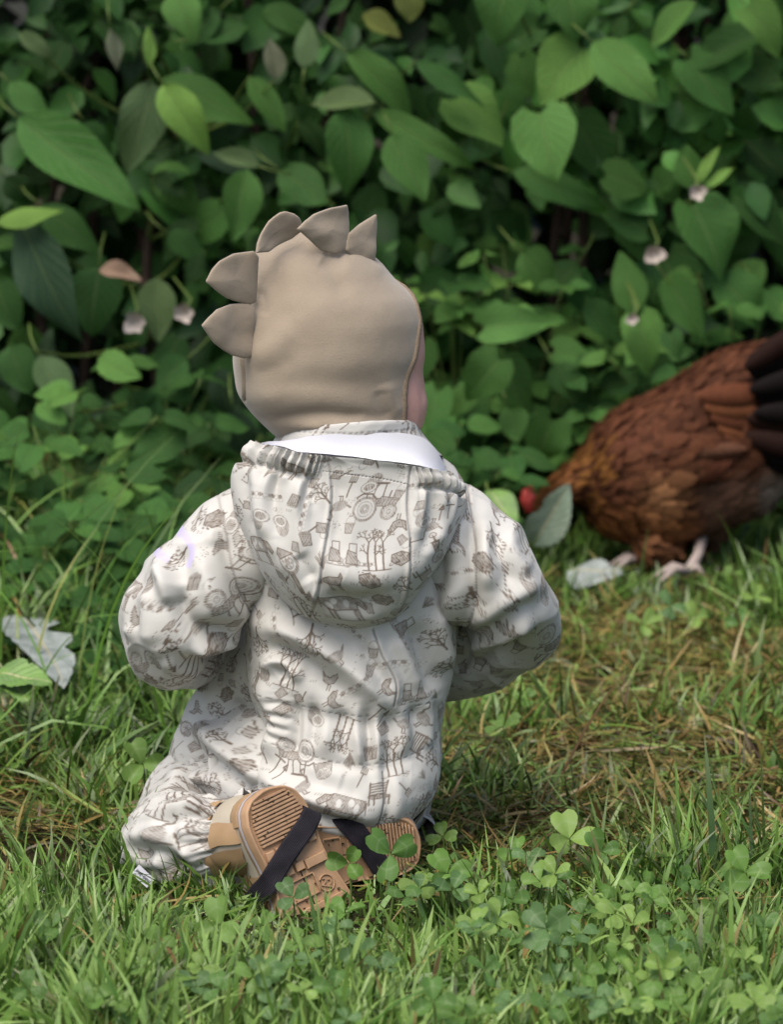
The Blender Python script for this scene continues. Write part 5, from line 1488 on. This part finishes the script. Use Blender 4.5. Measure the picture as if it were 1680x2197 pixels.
def make_hen():
    mb = MB()
    TOP = ([1236, 1250, 1271, 1322, 1395, 1468, 1523, 1578, 1614, 1660, 1720, 1745], [1010, 965, 930, 888, 850, 806, 772, 752, 742, 726, 715, 760])
    BOT = ([1236, 1250, 1271, 1322, 1377, 1413, 1450, 1486, 1523, 1578, 1633, 1680, 1720, 1745], [1056, 1096, 1126, 1150, 1166, 1172, 1166, 1152, 1138, 1120, 1098, 1050, 960, 860])
    us = np.linspace(1238, 1744, 40)
    G = []; n = 28; th = np.linspace(0, 2 * np.pi, n, endpoint=False)
    for u in us:
        t = float(interp(np.array(u), *TOP)); b = float(interp(np.array(u), *BOT))
        A = at(u, t, HEN_Y); B = at(u, b, HEN_Y); c = (A + B) / 2; h = max(.004, (A[2] - B[2]) / 2)
        w = min(h, .075) * np.interp(u, [1238, 1300, 1420, 1560, 1650, 1744], [.8, .95, .98, .75, .45, .15])
        G.append(c + np.stack([0 * th, w * np.sin(th), h * np.cos(th)], -1))
    G = np.array(G)
    mb.add(G.reshape(-1, 3), [tuple(f) for f in grid_faces(40, n, True)]); mb.F.append(tuple(range(n))); mb.F.append(tuple(range(n * 39, n * 40))[::-1])
    mb.tube(spline(np.array([at(1320, 1010, HEN_Y), at(1258, 1032, HEN_Y - .015), at(1208, 1050, HEN_Y - .03), at(1172, 1076, HEN_Y - .035)]), 16), np.interp(np.linspace(0, 1, 16), [0, .4, .75, 1], [.052, .034, .018, .015]), 16)
    mb.ball(at(1168, 1086, HEN_Y - .036), (.018, .015, .020))
    for u0, v0, u1, v1, dy in ((1400, 1165, 1388, 1200, -.03), (1500, 1140, 1500, 1172, .03)):
        mb.tube([at(u0, v0, HEN_Y + dy), at(u1, v1, HEN_Y + dy)], (.030, .014), 12)
    me = remeshed('hen_body', mb.mesh('src'), .0045, 8, PLUME)
    co = np.zeros(len(me.vertices) * 3, np.float32); me.vertices.foreach_get('co', co); co = co.reshape(-1, 3)
    no = np.zeros(len(me.vertices) * 3, np.float32); me.vertices.foreach_get('normal', no); no = no.reshape(-1, 3)
    u, v = proj(co); col = hen_colour(u, v) * .8
    a = me.attributes.new('col', 'FLOAT_VECTOR', 'POINT'); a.data.foreach_set('vector', col.astype(np.float32).ravel())
    a = me.attributes.new('along', 'FLOAT', 'POINT'); a.data.foreach_set('value', np.zeros(len(co), np.float32))
    body = part('body', me, HEN)
    # overlapping feathers
    r = np.random.default_rng(8)
    k = r.choice(len(co), 3400, replace=False)
    p = co[k]; n_ = no[k]; uu, vv = proj(p)
    back = norm(np.stack([np.ones(len(k)), 0 * uu, np.where(uu > 1300, .30, .42) - .5 * smooth(vv, 1050, 1150)], -1) + r.normal(0, .12, (len(k), 3)))
    flow = norm(back - n_ * np.sum(back * n_, -1, keepdims=True))
    sd_ = np.cross(n_, flow)
    L = r.uniform(.016, .030, len(k)) * np.where(uu < 1290, .7, 1.0) * np.where((vv > 950) & (vv < 1040) & (uu > 1400), 1.6, 1.0)
    W = L * r.uniform(.34, .5, len(k)) * np.where(uu < 1300, .6, 1)
    t = np.array([0, .3, .6, .85, 1.0]); w = np.array([.35, .8, 1, .75, .05]); lift = np.array([-.02, .14, .20, .22, .20])
    V = []
    for tt, ww, lf in zip(t, w, lift):
        c = p + flow * (L * tt)[:, None] + n_ * (L * lf + .001)[:, None]
        V += [c - sd_ * (W * ww * .5)[:, None] - n_ * (.10 * W * ww)[:, None], c, c + sd_ * (W * ww * .5)[:, None] - n_ * (.10 * W * ww)[:, None]]
    V = np.stack(V, 1); F = (grid_faces(5, 3)[None] + (np.arange(len(k)) * 15)[:, None, None]).reshape(-1, 4)
    cf = hen_colour(uu, vv) * r.uniform(.65, 1.45, (len(k), 1))
    neck = (uu < 1300) & (uu > 1225) & (vv > 960)
    colv = np.repeat(cf[:, None], 15, 1)
    edge = np.tile(np.array([1, 0, 1] * 5), (len(k), 1)).astype(bool) & neck[:, None] & (r.random(len(k)) < .7)[:, None]
    colv[edge] = (.23, .105, .022)
    part('plumage', mesh_np('plumage', V.reshape(-1, 3), F, PLUME, {'col': colv.reshape(-1, 3), 'along': np.tile(np.repeat(t, 3), len(k))}), body, kind='stuff')
    # long feathers of wing and tail
    def feather(name, base, tip, width, nrm, col, parent, curl=.08):
        base = np.asarray(base); tip = np.asarray(tip); d = norm(tip - base); L_ = np.linalg.norm(tip - base); nz = norm(np.asarray(nrm, float) - d * np.dot(nrm, d)); s_ = np.cross(nz, d)
        ts = np.linspace(0, 1, 9); wp = np.interp(ts, [0, .15, .5, .85, 1], [.25, .75, 1, .85, .12])
        G_ = np.stack([base + d * L_ * q + nz * (curl * L_ * math.sin(q * 2.2)) + s_ * width * .5 * ww * x - nz * abs(x) * width * .05 for q, ww in zip(ts, wp) for x in (-1, 0, 1)]).reshape(9, 3, 3)
        G2 = np.concatenate([G_, G_[:, ::-1] - nz * .0012], 1)
        cc = np.tile(np.asarray(col), (54, 1))
        return part(name, mesh_np(name, G2.reshape(-1, 3), grid_faces(9, 6, True), PLUME, {'col': cc, 'along': np.repeat(ts, 6)}), parent)
    wing = feather('wing', at(1330, 960, HEN_Y - .066), at(1570, 990, HEN_Y - .064), .075, (0, -1, .2), (.085, .030, .016), HEN, .05)
    rr = random.Random(4)
    for q in range(9):
        feather('wing_feather', at(1400 + q * 6, 972 + q * 7, HEN_Y - .075 + .001 * q), at(1604 - q * 12, 962 + q * 11, HEN_Y - .066 + .002 * q), .020, (0, -1, .25), [(.085, .038, .022), (.075, .028, .015), (.10, .045, .025)][q % 3], wing, .03)
    for q in range(15):
        a0 = q / 14
        feather('tail_feather', at(1600 + 10 * q % 30, 790 + 170 * a0, HEN_Y - .062 + .006 * (q % 4)), at(1700 + 90 * math.sin(a0 * 2.6 + .3), 705 + 310 * a0, HEN_Y - .045 + .008 * (q % 4)), .030, (0.2, -1, .1), (.006, .004, .004) if q % 3 else (.016, .007, .005), HEN, .06)
    for q in range(5):
        feather('tail_covert', at(1500 + q * 14, 850 + q * 22, HEN_Y - .068), at(1640 + 5 * q, 845 + 30 * q, HEN_Y - .040), .030, (0, -1, .3), (.15, .055, .024) if q % 2 else (.10, .035, .017), HEN, .05)
    # comb, wattle, beak, eye
    red = plain('comb_red', (.48, .055, .045), .45, .4, .12, 90)
    mb = MB(); c = at(1148, 1078, HEN_Y - .037)
    for q, (du, dv, rr_) in enumerate(((-8, -24, .0070), (-15, -12, .0085), (-18, 0, .0090), (-14, 12, .0085), (-8, 22, .0070))):
        e = at(1142 + du, 1072 + dv, HEN_Y - .037); mb.tube([c + (e - c) * .3, e, e + (e - c) * .35], (rr_, rr_ * .8, .0022), 8)
    mb.ball(at(1146, 1074, HEN_Y - .037), (.005, .005, .013))
    part('comb', remeshed('comb', mb.mesh('c'), .0016, 3, red), HEN)
    for u_, v_ in ((1187, 1108), (1198, 1122)):
        mb = MB(); mb.ball(at(u_, v_, HEN_Y - .055), (.007, .004, .012), 10, 8); part('wattle', mb.mesh('wattle', red, True), HEN)
    horn = plain('beak_horn', (.25, .17, .08), .4, .4)
    mb = MB(); mb.tube([at(1160, 1108, HEN_Y - .037), at(1154, 1126, HEN_Y - .038), at(1156, 1144, HEN_Y - .038)], (.008, .0055, .001), 8); part('beak', mb.mesh('beak', horn, True), HEN)
    mb = MB(); mb.ball(at(1170, 1082, HEN_Y - .056), .0042, 10, 8); part('eye', mb.mesh('eye', plain('hen_eye', (.12, .035, .008), .15, .6), True), HEN)
    # legs with toes on the ground
    sk = plain('leg_scales', (.33, .27, .24), .6, .3, .25, 200, .5)
    for u0, v0, u1, v1, dy in ((1392, 1195, 1372, 1207, -.03), (1508, 1148, 1478, 1226, .0)):
        foot = atz(u1, v1, .012); top = at(u0, v0, HEN_Y + dy)
        if v1 < 1220: foot = np.array((at(1380, 1210, HEN_Y - .03)[0], HEN_Y - .03, .012))
        mb = MB(); mb.tube([top, top * .45 + foot * .55 + np.array((.004, 0, 0)), foot], (.0075, .0062, .0068), 10)
        lg = part('leg', mb.mesh('leg', sk, True), HEN)
        for a in (-.6, 0, .6, 3.1):
            d = np.array((-math.cos(a), math.sin(a) - .25, 0)); mb = MB(); ln = .045 if a < 3 else .02
            mb.tube([foot, foot + d * ln * .5 + (0, 0, .006), foot + d * ln - (0, 0, .006)], (.0055, .0048, .0022), 8); part('toe', mb.mesh('toe', sk, True), lg)
make_hen()
# ================================================================== clover, fallen leaves, blossoms
def clover_material():
    m, nt, b = material('clover_leaf', .5, .3)
    oi = nd(nt, 'ShaderNodeObjectInfo')
    uvn = nd(nt, 'ShaderNodeUVMap'); sx = nd(nt, 'ShaderNodeSeparateXYZ'); nt.links.new(uvn.outputs[0], sx.inputs[0])
    u = math_(nt, 'ABSOLUTE', math_(nt, 'SUBTRACT', sx.outputs[0], .5))
    d = math_(nt, 'ABSOLUTE', math_(nt, 'SUBTRACT', math_(nt, 'ADD', sx.outputs[1], math_(nt, 'MULTIPLY', u, .5)), .62))
    chev = math_(nt, 'MAXIMUM', math_(nt, 'SUBTRACT', 1.0, math_(nt, 'MULTIPLY', d, 14.0)), 0.0)
    mid = math_(nt, 'MAXIMUM', math_(nt, 'SUBTRACT', 1.0, math_(nt, 'MULTIPLY', u, 40.0)), 0.0)
    c = mixc(nt, .7, oi.outputs['Color'], ramp(nt, noise_tex(nt, 120, 3), [(.3, (.8, .8, .8)), (.7, (1.15, 1.15, 1.1))]), 'MULTIPLY')
    c = mixc(nt, math_(nt, 'MULTIPLY', chev, .22), c, (.30, .38, .22))
    c = mixc(nt, math_(nt, 'MULTIPLY', mid, .35), c, (.25, .36, .15))
    nt.links.new(c, b.inputs['Base Color'])
    tr = nd(nt, 'ShaderNodeBsdfTranslucent'); nt.links.new(c, tr.inputs[0])
    mx = nd(nt, 'ShaderNodeMixShader'); mx.inputs[0].default_value = .3
    nt.links.new(b.outputs[0], mx.inputs[1]); nt.links.new(tr.outputs[0], mx.inputs[2])
    nt.links.new(mx.outputs[0], nt.nodes['Material Output'].inputs[0])
    return m
CLOVERM = clover_material()
def leaflet(seed, fold):
    t = np.linspace(0, 1, 9); w = np.interp(t, [0, .1, .35, .65, .88, 1], [.06, .36, .78, 1.0, .86, .50]) * .46
    s = np.linspace(-1, 1, 7); Tt, S = np.meshgrid(t, s, indexing='ij')
    r = np.random.default_rng(seed)
    Yc = Tt - .10 * Tt ** 3 * (1 - np.abs(S)) ** 1.5                       # the notch at the tip
    Z = fold * np.abs(S * w[:, None]) + .10 * np.sin(Tt * 2.5) + .03 * np.sin(4 * S + r.uniform(0, 6))
    V = np.stack([S * w[:, None], Yc, Z], -1).reshape(-1, 3)
    return mesh_np('clover_leaflet', V, grid_faces(9, 7), CLOVERM, uv=np.stack([S * .5 + .5, Tt], -1).reshape(-1, 2))
LEAFLETS = [leaflet(k, f) for k, f in enumerate((.10, .45, .8, -.15))]
def stem_unit():
    mb = MB(); z = np.linspace(0, 1, 7)
    mb.tube(np.stack([.10 * np.sin(z * 2.4), .03 * z, z], -1), np.linspace(.022, .016, 7), 5, False)
    return mb.mesh('clover_stem', STEM, True)
CSTEM = stem_unit()
CGREEN = [(.110, .215, .040), (.140, .245, .055), (.085, .175, .038), (.095, .180, .060), (.185, .295, .065)]
def clover(u, v, size, h, label, group, rnd, tilt=None, face=None):
    p = atz(u, v, h)                                                        # centre of the leaf
    root = empty('clover', (float(p[0]), float(p[1]), 0), label, 'clover', group)
    st = bpy.data.objects.new('stem', CSTEM); COL.objects.link(st); st.parent = root
    z0 = float(gz(p[0], p[1])) - .004
    st.location = (-.10 * math.sin(2.4) * (h - z0), -.03 * (h - z0), z0); st.scale = (h - z0,) * 3
    a0 = rnd.uniform(0, 6.28) if face is None else face
    tl = rnd.uniform(.2, .9) if tilt is None else tilt
    nrm = Vector((rnd.gauss(0, .25), -math.sin(tl), math.cos(tl))).normalized()
    ax = nrm.orthogonal().normalized(); ay = nrm.cross(ax)
    col = rnd.choice(CGREEN); lm = rnd.choice(LEAFLETS)
    for k in range(3):
        a = a0 + k * 2.094 + rnd.gauss(0, .12)
        d = (ax * math.cos(a) + ay * math.sin(a)).normalized(); up = (nrm + Vector((rnd.gauss(0, .22), rnd.gauss(0, .22), rnd.gauss(0, .1)))).normalized()
        d = (d + nrm * rnd.uniform(-.05, .35)).normalized()
        o = bpy.data.objects.new('leaf', lm); COL.objects.link(o); o.parent = root
        s = size * rnd.uniform(.88, 1.1)
        o.matrix_basis = Matrix.Translation((d * .0008) + Vector((0, 0, h))) @ frame(d, up).to_4x4() @ Matrix.Diagonal((s, s, s, 1))
        f = rnd.uniform(.85, 1.15)
        o.color = (col[0] * f, col[1] * f, col[2] * f, 1)
    return root
NAMED = [  # u v leaf-length height label tilt turn
 (838, 1832, .022, .066, 'large three-leaved clover just right of the upturned shoe sole', 1.05, 2.6),
 (748, 1852, .016, .054, 'upright clover in front of the second shoe sole', 1.1, 1.2),
 (628, 1925, .015, .030, 'clover lying against the forefoot of the tan sole', .9, .4),
 (305, 1640, .022, .058, 'large clover left of the child\'s bent knee', 1.0, 2.2),
 (1222, 1800, .024, .045, 'broad pale clover at the near edge of the brown patch', .7, 1.0),
 (1290, 1826, .017, .044, 'small round clover right beside the broad pale clover', 1.1, .3),
 (1600, 1872, .022, .060, 'tall clover standing at the right edge of the lawn', .9, 2.0),
 (1172, 1992, .022, .052, 'dark clover with wide leaves in the right foreground', .9, .6),
 (470, 1985, .020, .050, 'clover in the grass straight below the trouser cuff', 1.0, 1.9),
 (960, 1875, .020, .045, 'clover with a raised leaf right of the seat', .8, .2),
]
rc = random.Random(21)
for u, v, s, h, lab, tl, fc in NAMED: clover(u, v, s, h, lab, None, rc, tl, fc)
PLAIN = [(1108, 1832), (1136, 1838), (1196, 1886), (1160, 1892), (1476, 1890), (1570, 1895), (1334, 2024), (1422, 2008), (1491, 2018), (1600, 2060), (1011, 1990), (942, 1895), (950, 1795), (1390, 1905), (1400, 1930),
         (1490, 1328), (1440, 1300), (1380, 1340), (1590, 1340), (560, 1985), (740, 1960), (720, 1990), (900, 1905), (870, 1925), (1040, 2080), (1260, 2090), (1420, 2120), (1560, 2140), (1320, 1960), (660, 2060), (470, 2120), (300, 2060), (820, 2080), (930, 2150), (1180, 2160), (1640, 1990), (1540, 1960), (1250, 1960), (1100, 1930), (190, 1340), (240, 1420), (430, 1380), (1080, 1560), (1130, 1500), (1570, 1230), (1620, 1280),
         (110, 1990), (60, 2120), (200, 2150), (1440, 2060), (1360, 2090), (1500, 2090), (1620, 2150), (1280, 2140), (1090, 2150)]
PLAIN += [(rc.uniform(900, 1690), rc.uniform(1850, 2190)) for _ in range(34)] + [(rc.uniform(250, 840), rc.uniform(1990, 2190)) for _ in range(14)]
ROWS = [(2130, 'along the bottom edge of the lawn'), (2060, 'in the blurred near grass'), (1995, 'in the near grass a little below the shoes'), (1930, 'in the grass level with the shoe tips'),
        (1860, 'in the grass level with the shoe soles'), (1700, 'on the near rim of the worn patch'), (1400, 'in the middle of the lawn'), (0, 'on the far lawn')]
ORD = ['leftmost', 'second', 'third', 'fourth', 'fifth', 'sixth', 'seventh', 'eighth', 'ninth', 'tenth', 'eleventh', 'twelfth', 'thirteenth', 'fourteenth', 'fifteenth', 'sixteenth', 'seventeenth', 'eighteenth', 'nineteenth', 'twentieth']
rows_ = {}
for u, v in PLAIN:
    rows_.setdefault(next(k for k, (lim, _) in enumerate(ROWS) if v >= lim), []).append((u, v))
for k, lst in rows_.items():
    n = len(lst)
    for q, (u, v) in enumerate(sorted(lst)):
        m = n - 1 - q
        if q <= m: pos = 'leftmost' if q == 0 else ORD[q] + ' from the left'
        else: pos = 'rightmost' if m == 0 else ORD[m] + ' from the right'
        clover(u, v, rc.uniform(.010, .017) * (1.0 if v > 1700 else 1.25), rc.uniform(.028, .048) + (.010 if v > 1980 else 0), 'small clover ' + ROWS[k][1] + ', ' + pos, 'small clovers in the lawn', rc)

# ---- fallen and single leaves
DRY = {}
def dry_leaf_material(name, col, col2):
    m, nt, b = material(name, .55, .4)
    uvn = nd(nt, 'ShaderNodeUVMap'); sx = nd(nt, 'ShaderNodeSeparateXYZ'); nt.links.new(uvn.outputs[0], sx.inputs[0])
    u = math_(nt, 'ABSOLUTE', math_(nt, 'SUBTRACT', sx.outputs[0], .5))
    mid = math_(nt, 'MAXIMUM', math_(nt, 'SUBTRACT', 1.0, math_(nt, 'MULTIPLY', u, 34.0)), 0.0)
    ph = math_(nt, 'SUBTRACT', math_(nt, 'MULTIPLY', sx.outputs[1], 8.0), math_(nt, 'MULTIPLY', u, 4.5)); sv = math_(nt, 'ABSOLUTE', math_(nt, 'SUBTRACT', math_(nt, 'FRACT', ph), .5))
    sv = math_(nt, 'MAXIMUM', math_(nt, 'SUBTRACT', 1.0, math_(nt, 'MULTIPLY', sv, 9.0)), 0.0)
    f = noise_tex(nt, 70, 5)
    c = ramp(nt, f, [(.35, col2), (.6, col)])
    c = mixc(nt, mid, c, (.42, .36, .20)); c = mixc(nt, math_(nt, 'MULTIPLY', sv, .3), c, tuple(min(1, q * 1.35) for q in col))
    nt.links.new(c, b.inputs['Base Color']); bump(nt, b, math_(nt, 'ADD', math_(nt, 'MULTIPLY', sv, .6), f), .6, .002)
    return m
GREYLEAF = dry_leaf_material('silver_leaf', (.28, .31, .29), (.17, .20, .18))
PALEGREEN = dry_leaf_material('pale_leaf_underside', (.24, .30, .22), (.17, .23, .16))
def big_leaf(name, label, base, tip, width, nrm, mat, stalk_to=None, bites=(), curl=.25, stem_mat=None):
    base = np.asarray(base, float); tip = np.asarray(tip, float); L = np.linalg.norm(tip - base)
    root = empty(name, (float(base[0]), float(base[1]), float(min(base[2], tip[2]))), label, 'leaf')
    nl, nw = 22, 12
    t = np.linspace(0, 1, nl + 1); s = np.linspace(-1, 1, nw + 1); Tt, S = np.meshgrid(t, s, indexing='ij')
    w = np.sin(np.pi * t ** .75) ** .8 * (1 - .1 * t); w[-1] = .03; w[0] = .03
    edge = 1 + .05 * np.sin(Tt * 60) * (np.abs(S) > .9)
    for (bt, side, dep, wd) in bites: edge = edge - dep * np.exp(-((Tt - bt) / wd) ** 2) * (np.sign(S) == side) * np.abs(S)
    X = S * w[:, None] * width * .5 * edge
    d = norm(tip - base); z = np.asarray(nrm, float); z = norm(z - d * np.dot(z, d)); x = np.cross(d, z)
    Z = curl * np.abs(X) + .05 * L * np.sin(Tt * 3) + .0015 * np.sin(Tt * 9 + S * 2)
    V = base + x * X[..., None] + d * (Tt * L)[..., None] + z * Z[..., None]
    part('blade', mesh_np('blade', V.reshape(-1, 3), grid_faces(nl + 1, nw + 1), mat, uv=np.stack([S * .5 + .5, Tt], -1).reshape(-1, 2)), root)
    if stalk_to is not None:
        mb = MB(); mb.tube(spline(np.array([stalk_to, (np.asarray(stalk_to) + base) / 2 + np.array((0, 0, .006)), base, base + d * L * .3 + z * .002]), 12), np.linspace(.0018, .0012, 12), 6)
        part('stalk', mb.mesh('stalk', stem_mat or REDSTEM, True), root)
    return root
big_leaf('fallen_leaf', 'torn silver-grey leaf lying upside down in the grass at the left edge', at(42, 1322, .74), atz(138, 1478, .036), .075, (.25, -.6, 1), GREYLEAF, at(26, 1284, .78), [(.35, -1, .75, .08), (.6, -1, .4, .06)], .12)
big_leaf('leaning_leaf', 'pale green leaf leaning upright in front of the hen\'s head', at(1143, 1168, 1.27), at(1222, 1036, 1.25), .052, (.25, -1, .3), PALEGREEN, at(1120, 1196, 1.29), [(.55, -1, .3, .1)], .35, STEM)
big_leaf('fallen_leaf', 'grey leaf lying flat on the lawn below the hen', atz(1218, 1226, .034), atz(1336, 1228, .040), .055, (0.1, -.75, 1), GREYLEAF, None, [(.7, -1, .3, .1)], -.25)
GL = plain('dry_brown_leaf', (.16, .105, .070), .7, .3, .3, 50, .5)
big_leaf('withered_leaf', 'curled brown withered leaf hanging left of the hat', at(213, 578, 1.40), at(305, 604, 1.38), .026, (0, -1, .8), GL, None, (), .7)
LEAFG = dry_leaf_material('green_yellow_leaf', (.13, .24, .05), (.10, .18, .05))
big_leaf('low_leaf', 'bright green leaf with a pale tip beside the child\'s right shoulder', at(1048, 1052, 1.22), at(1108, 1136, 1.18), .040, (.2, -1, .7), LEAFG, at(1040, 1040, 1.28), [], .2, STEM)
big_leaf('low_leaf', 'serrated bright green leaf at the left edge beside the silver leaf', at(-12, 1445, .40), at(112, 1468, .38), .040, (.1, -.7, 1), LEAFG, at(-20, 1460, .42), [(.3, 1, .2, .05), (.5, -1, .2, .05), (.7, 1, .2, .05)], .2, STEM)
big_leaf('low_leaf', 'green leaf hanging under the serrated leaf at the left edge', at(10, 1440, .42), at(60, 1512, .37), .036, (.1, -.8, .8), LEAFG, None, [(.5, 1, .2, .05)], .2)

def blossom(u, v, Y, r, label, col, seed):
    rr = random.Random(seed); c = Vector(at(u, v, Y))
    m = bpy.data.materials.get('petal') or plain('petal', (.40, .35, .31), .6, .3, .12, 60)
    root = empty('blossom', tuple(c), label, 'flower')
    for k in range(5):
        a = k * 1.257 + rr.uniform(-.2, .2)
        d = Vector((math.cos(a), -.5, math.sin(a))).normalized()
        o = bpy.data.objects.new('petal', PETAL); COL.objects.link(o); o.parent = root
        s = r * rr.uniform(.8, 1.1)
        o.matrix_basis = frame(d, (-d.x * .6, -1, -d.z * .6 + .2)).to_4x4() @ Matrix.Diagonal((s, s, s, 1))
    mb = MB(); mb.tube([(0, .002, 0), (rr.uniform(-.01, .01), .02, .015), (rr.uniform(-.02, .02), .05, .04)], (.0016, .0014, .0012), 6); link('stalk', mb.mesh('stalk', STEM, True), root)
_pm = plain('petal', (.40, .35, .31), .6, .3, .12, 60)
_t = np.linspace(0, 1, 7); _s = np.linspace(-1, 1, 5); _T, _S = np.meshgrid(_t, _s, indexing='ij'); _w = (np.sin(np.pi * _t ** .7) ** .7 * .4)[:, None]
PETAL = mesh_np('petal', np.stack([_S * _w, _T, .3 * np.abs(_S * _w) + .35 * _T ** 2], -1).reshape(-1, 3), grid_faces(7, 5), _pm)
blossom(1404, 545, 1.60, .020, 'withered pinkish white blossom left of the large heart-shaped leaf', None, 1)
blossom(1496, 412, 1.54, .016, 'small pale blossom under the upright young leaflets', None, 2)
blossom(1356, 684, 1.54, .012, 'tiny pale blossom above the bright heart-shaped leaf over the hen', None, 3)
blossom(290, 690, 1.44, .022, 'white blossom low on the left, under the grey-green leaf', None, 4)
blossom(394, 672, 1.46, .018, 'white blossom halfway between the grey-green leaf and the hat', None, 5)
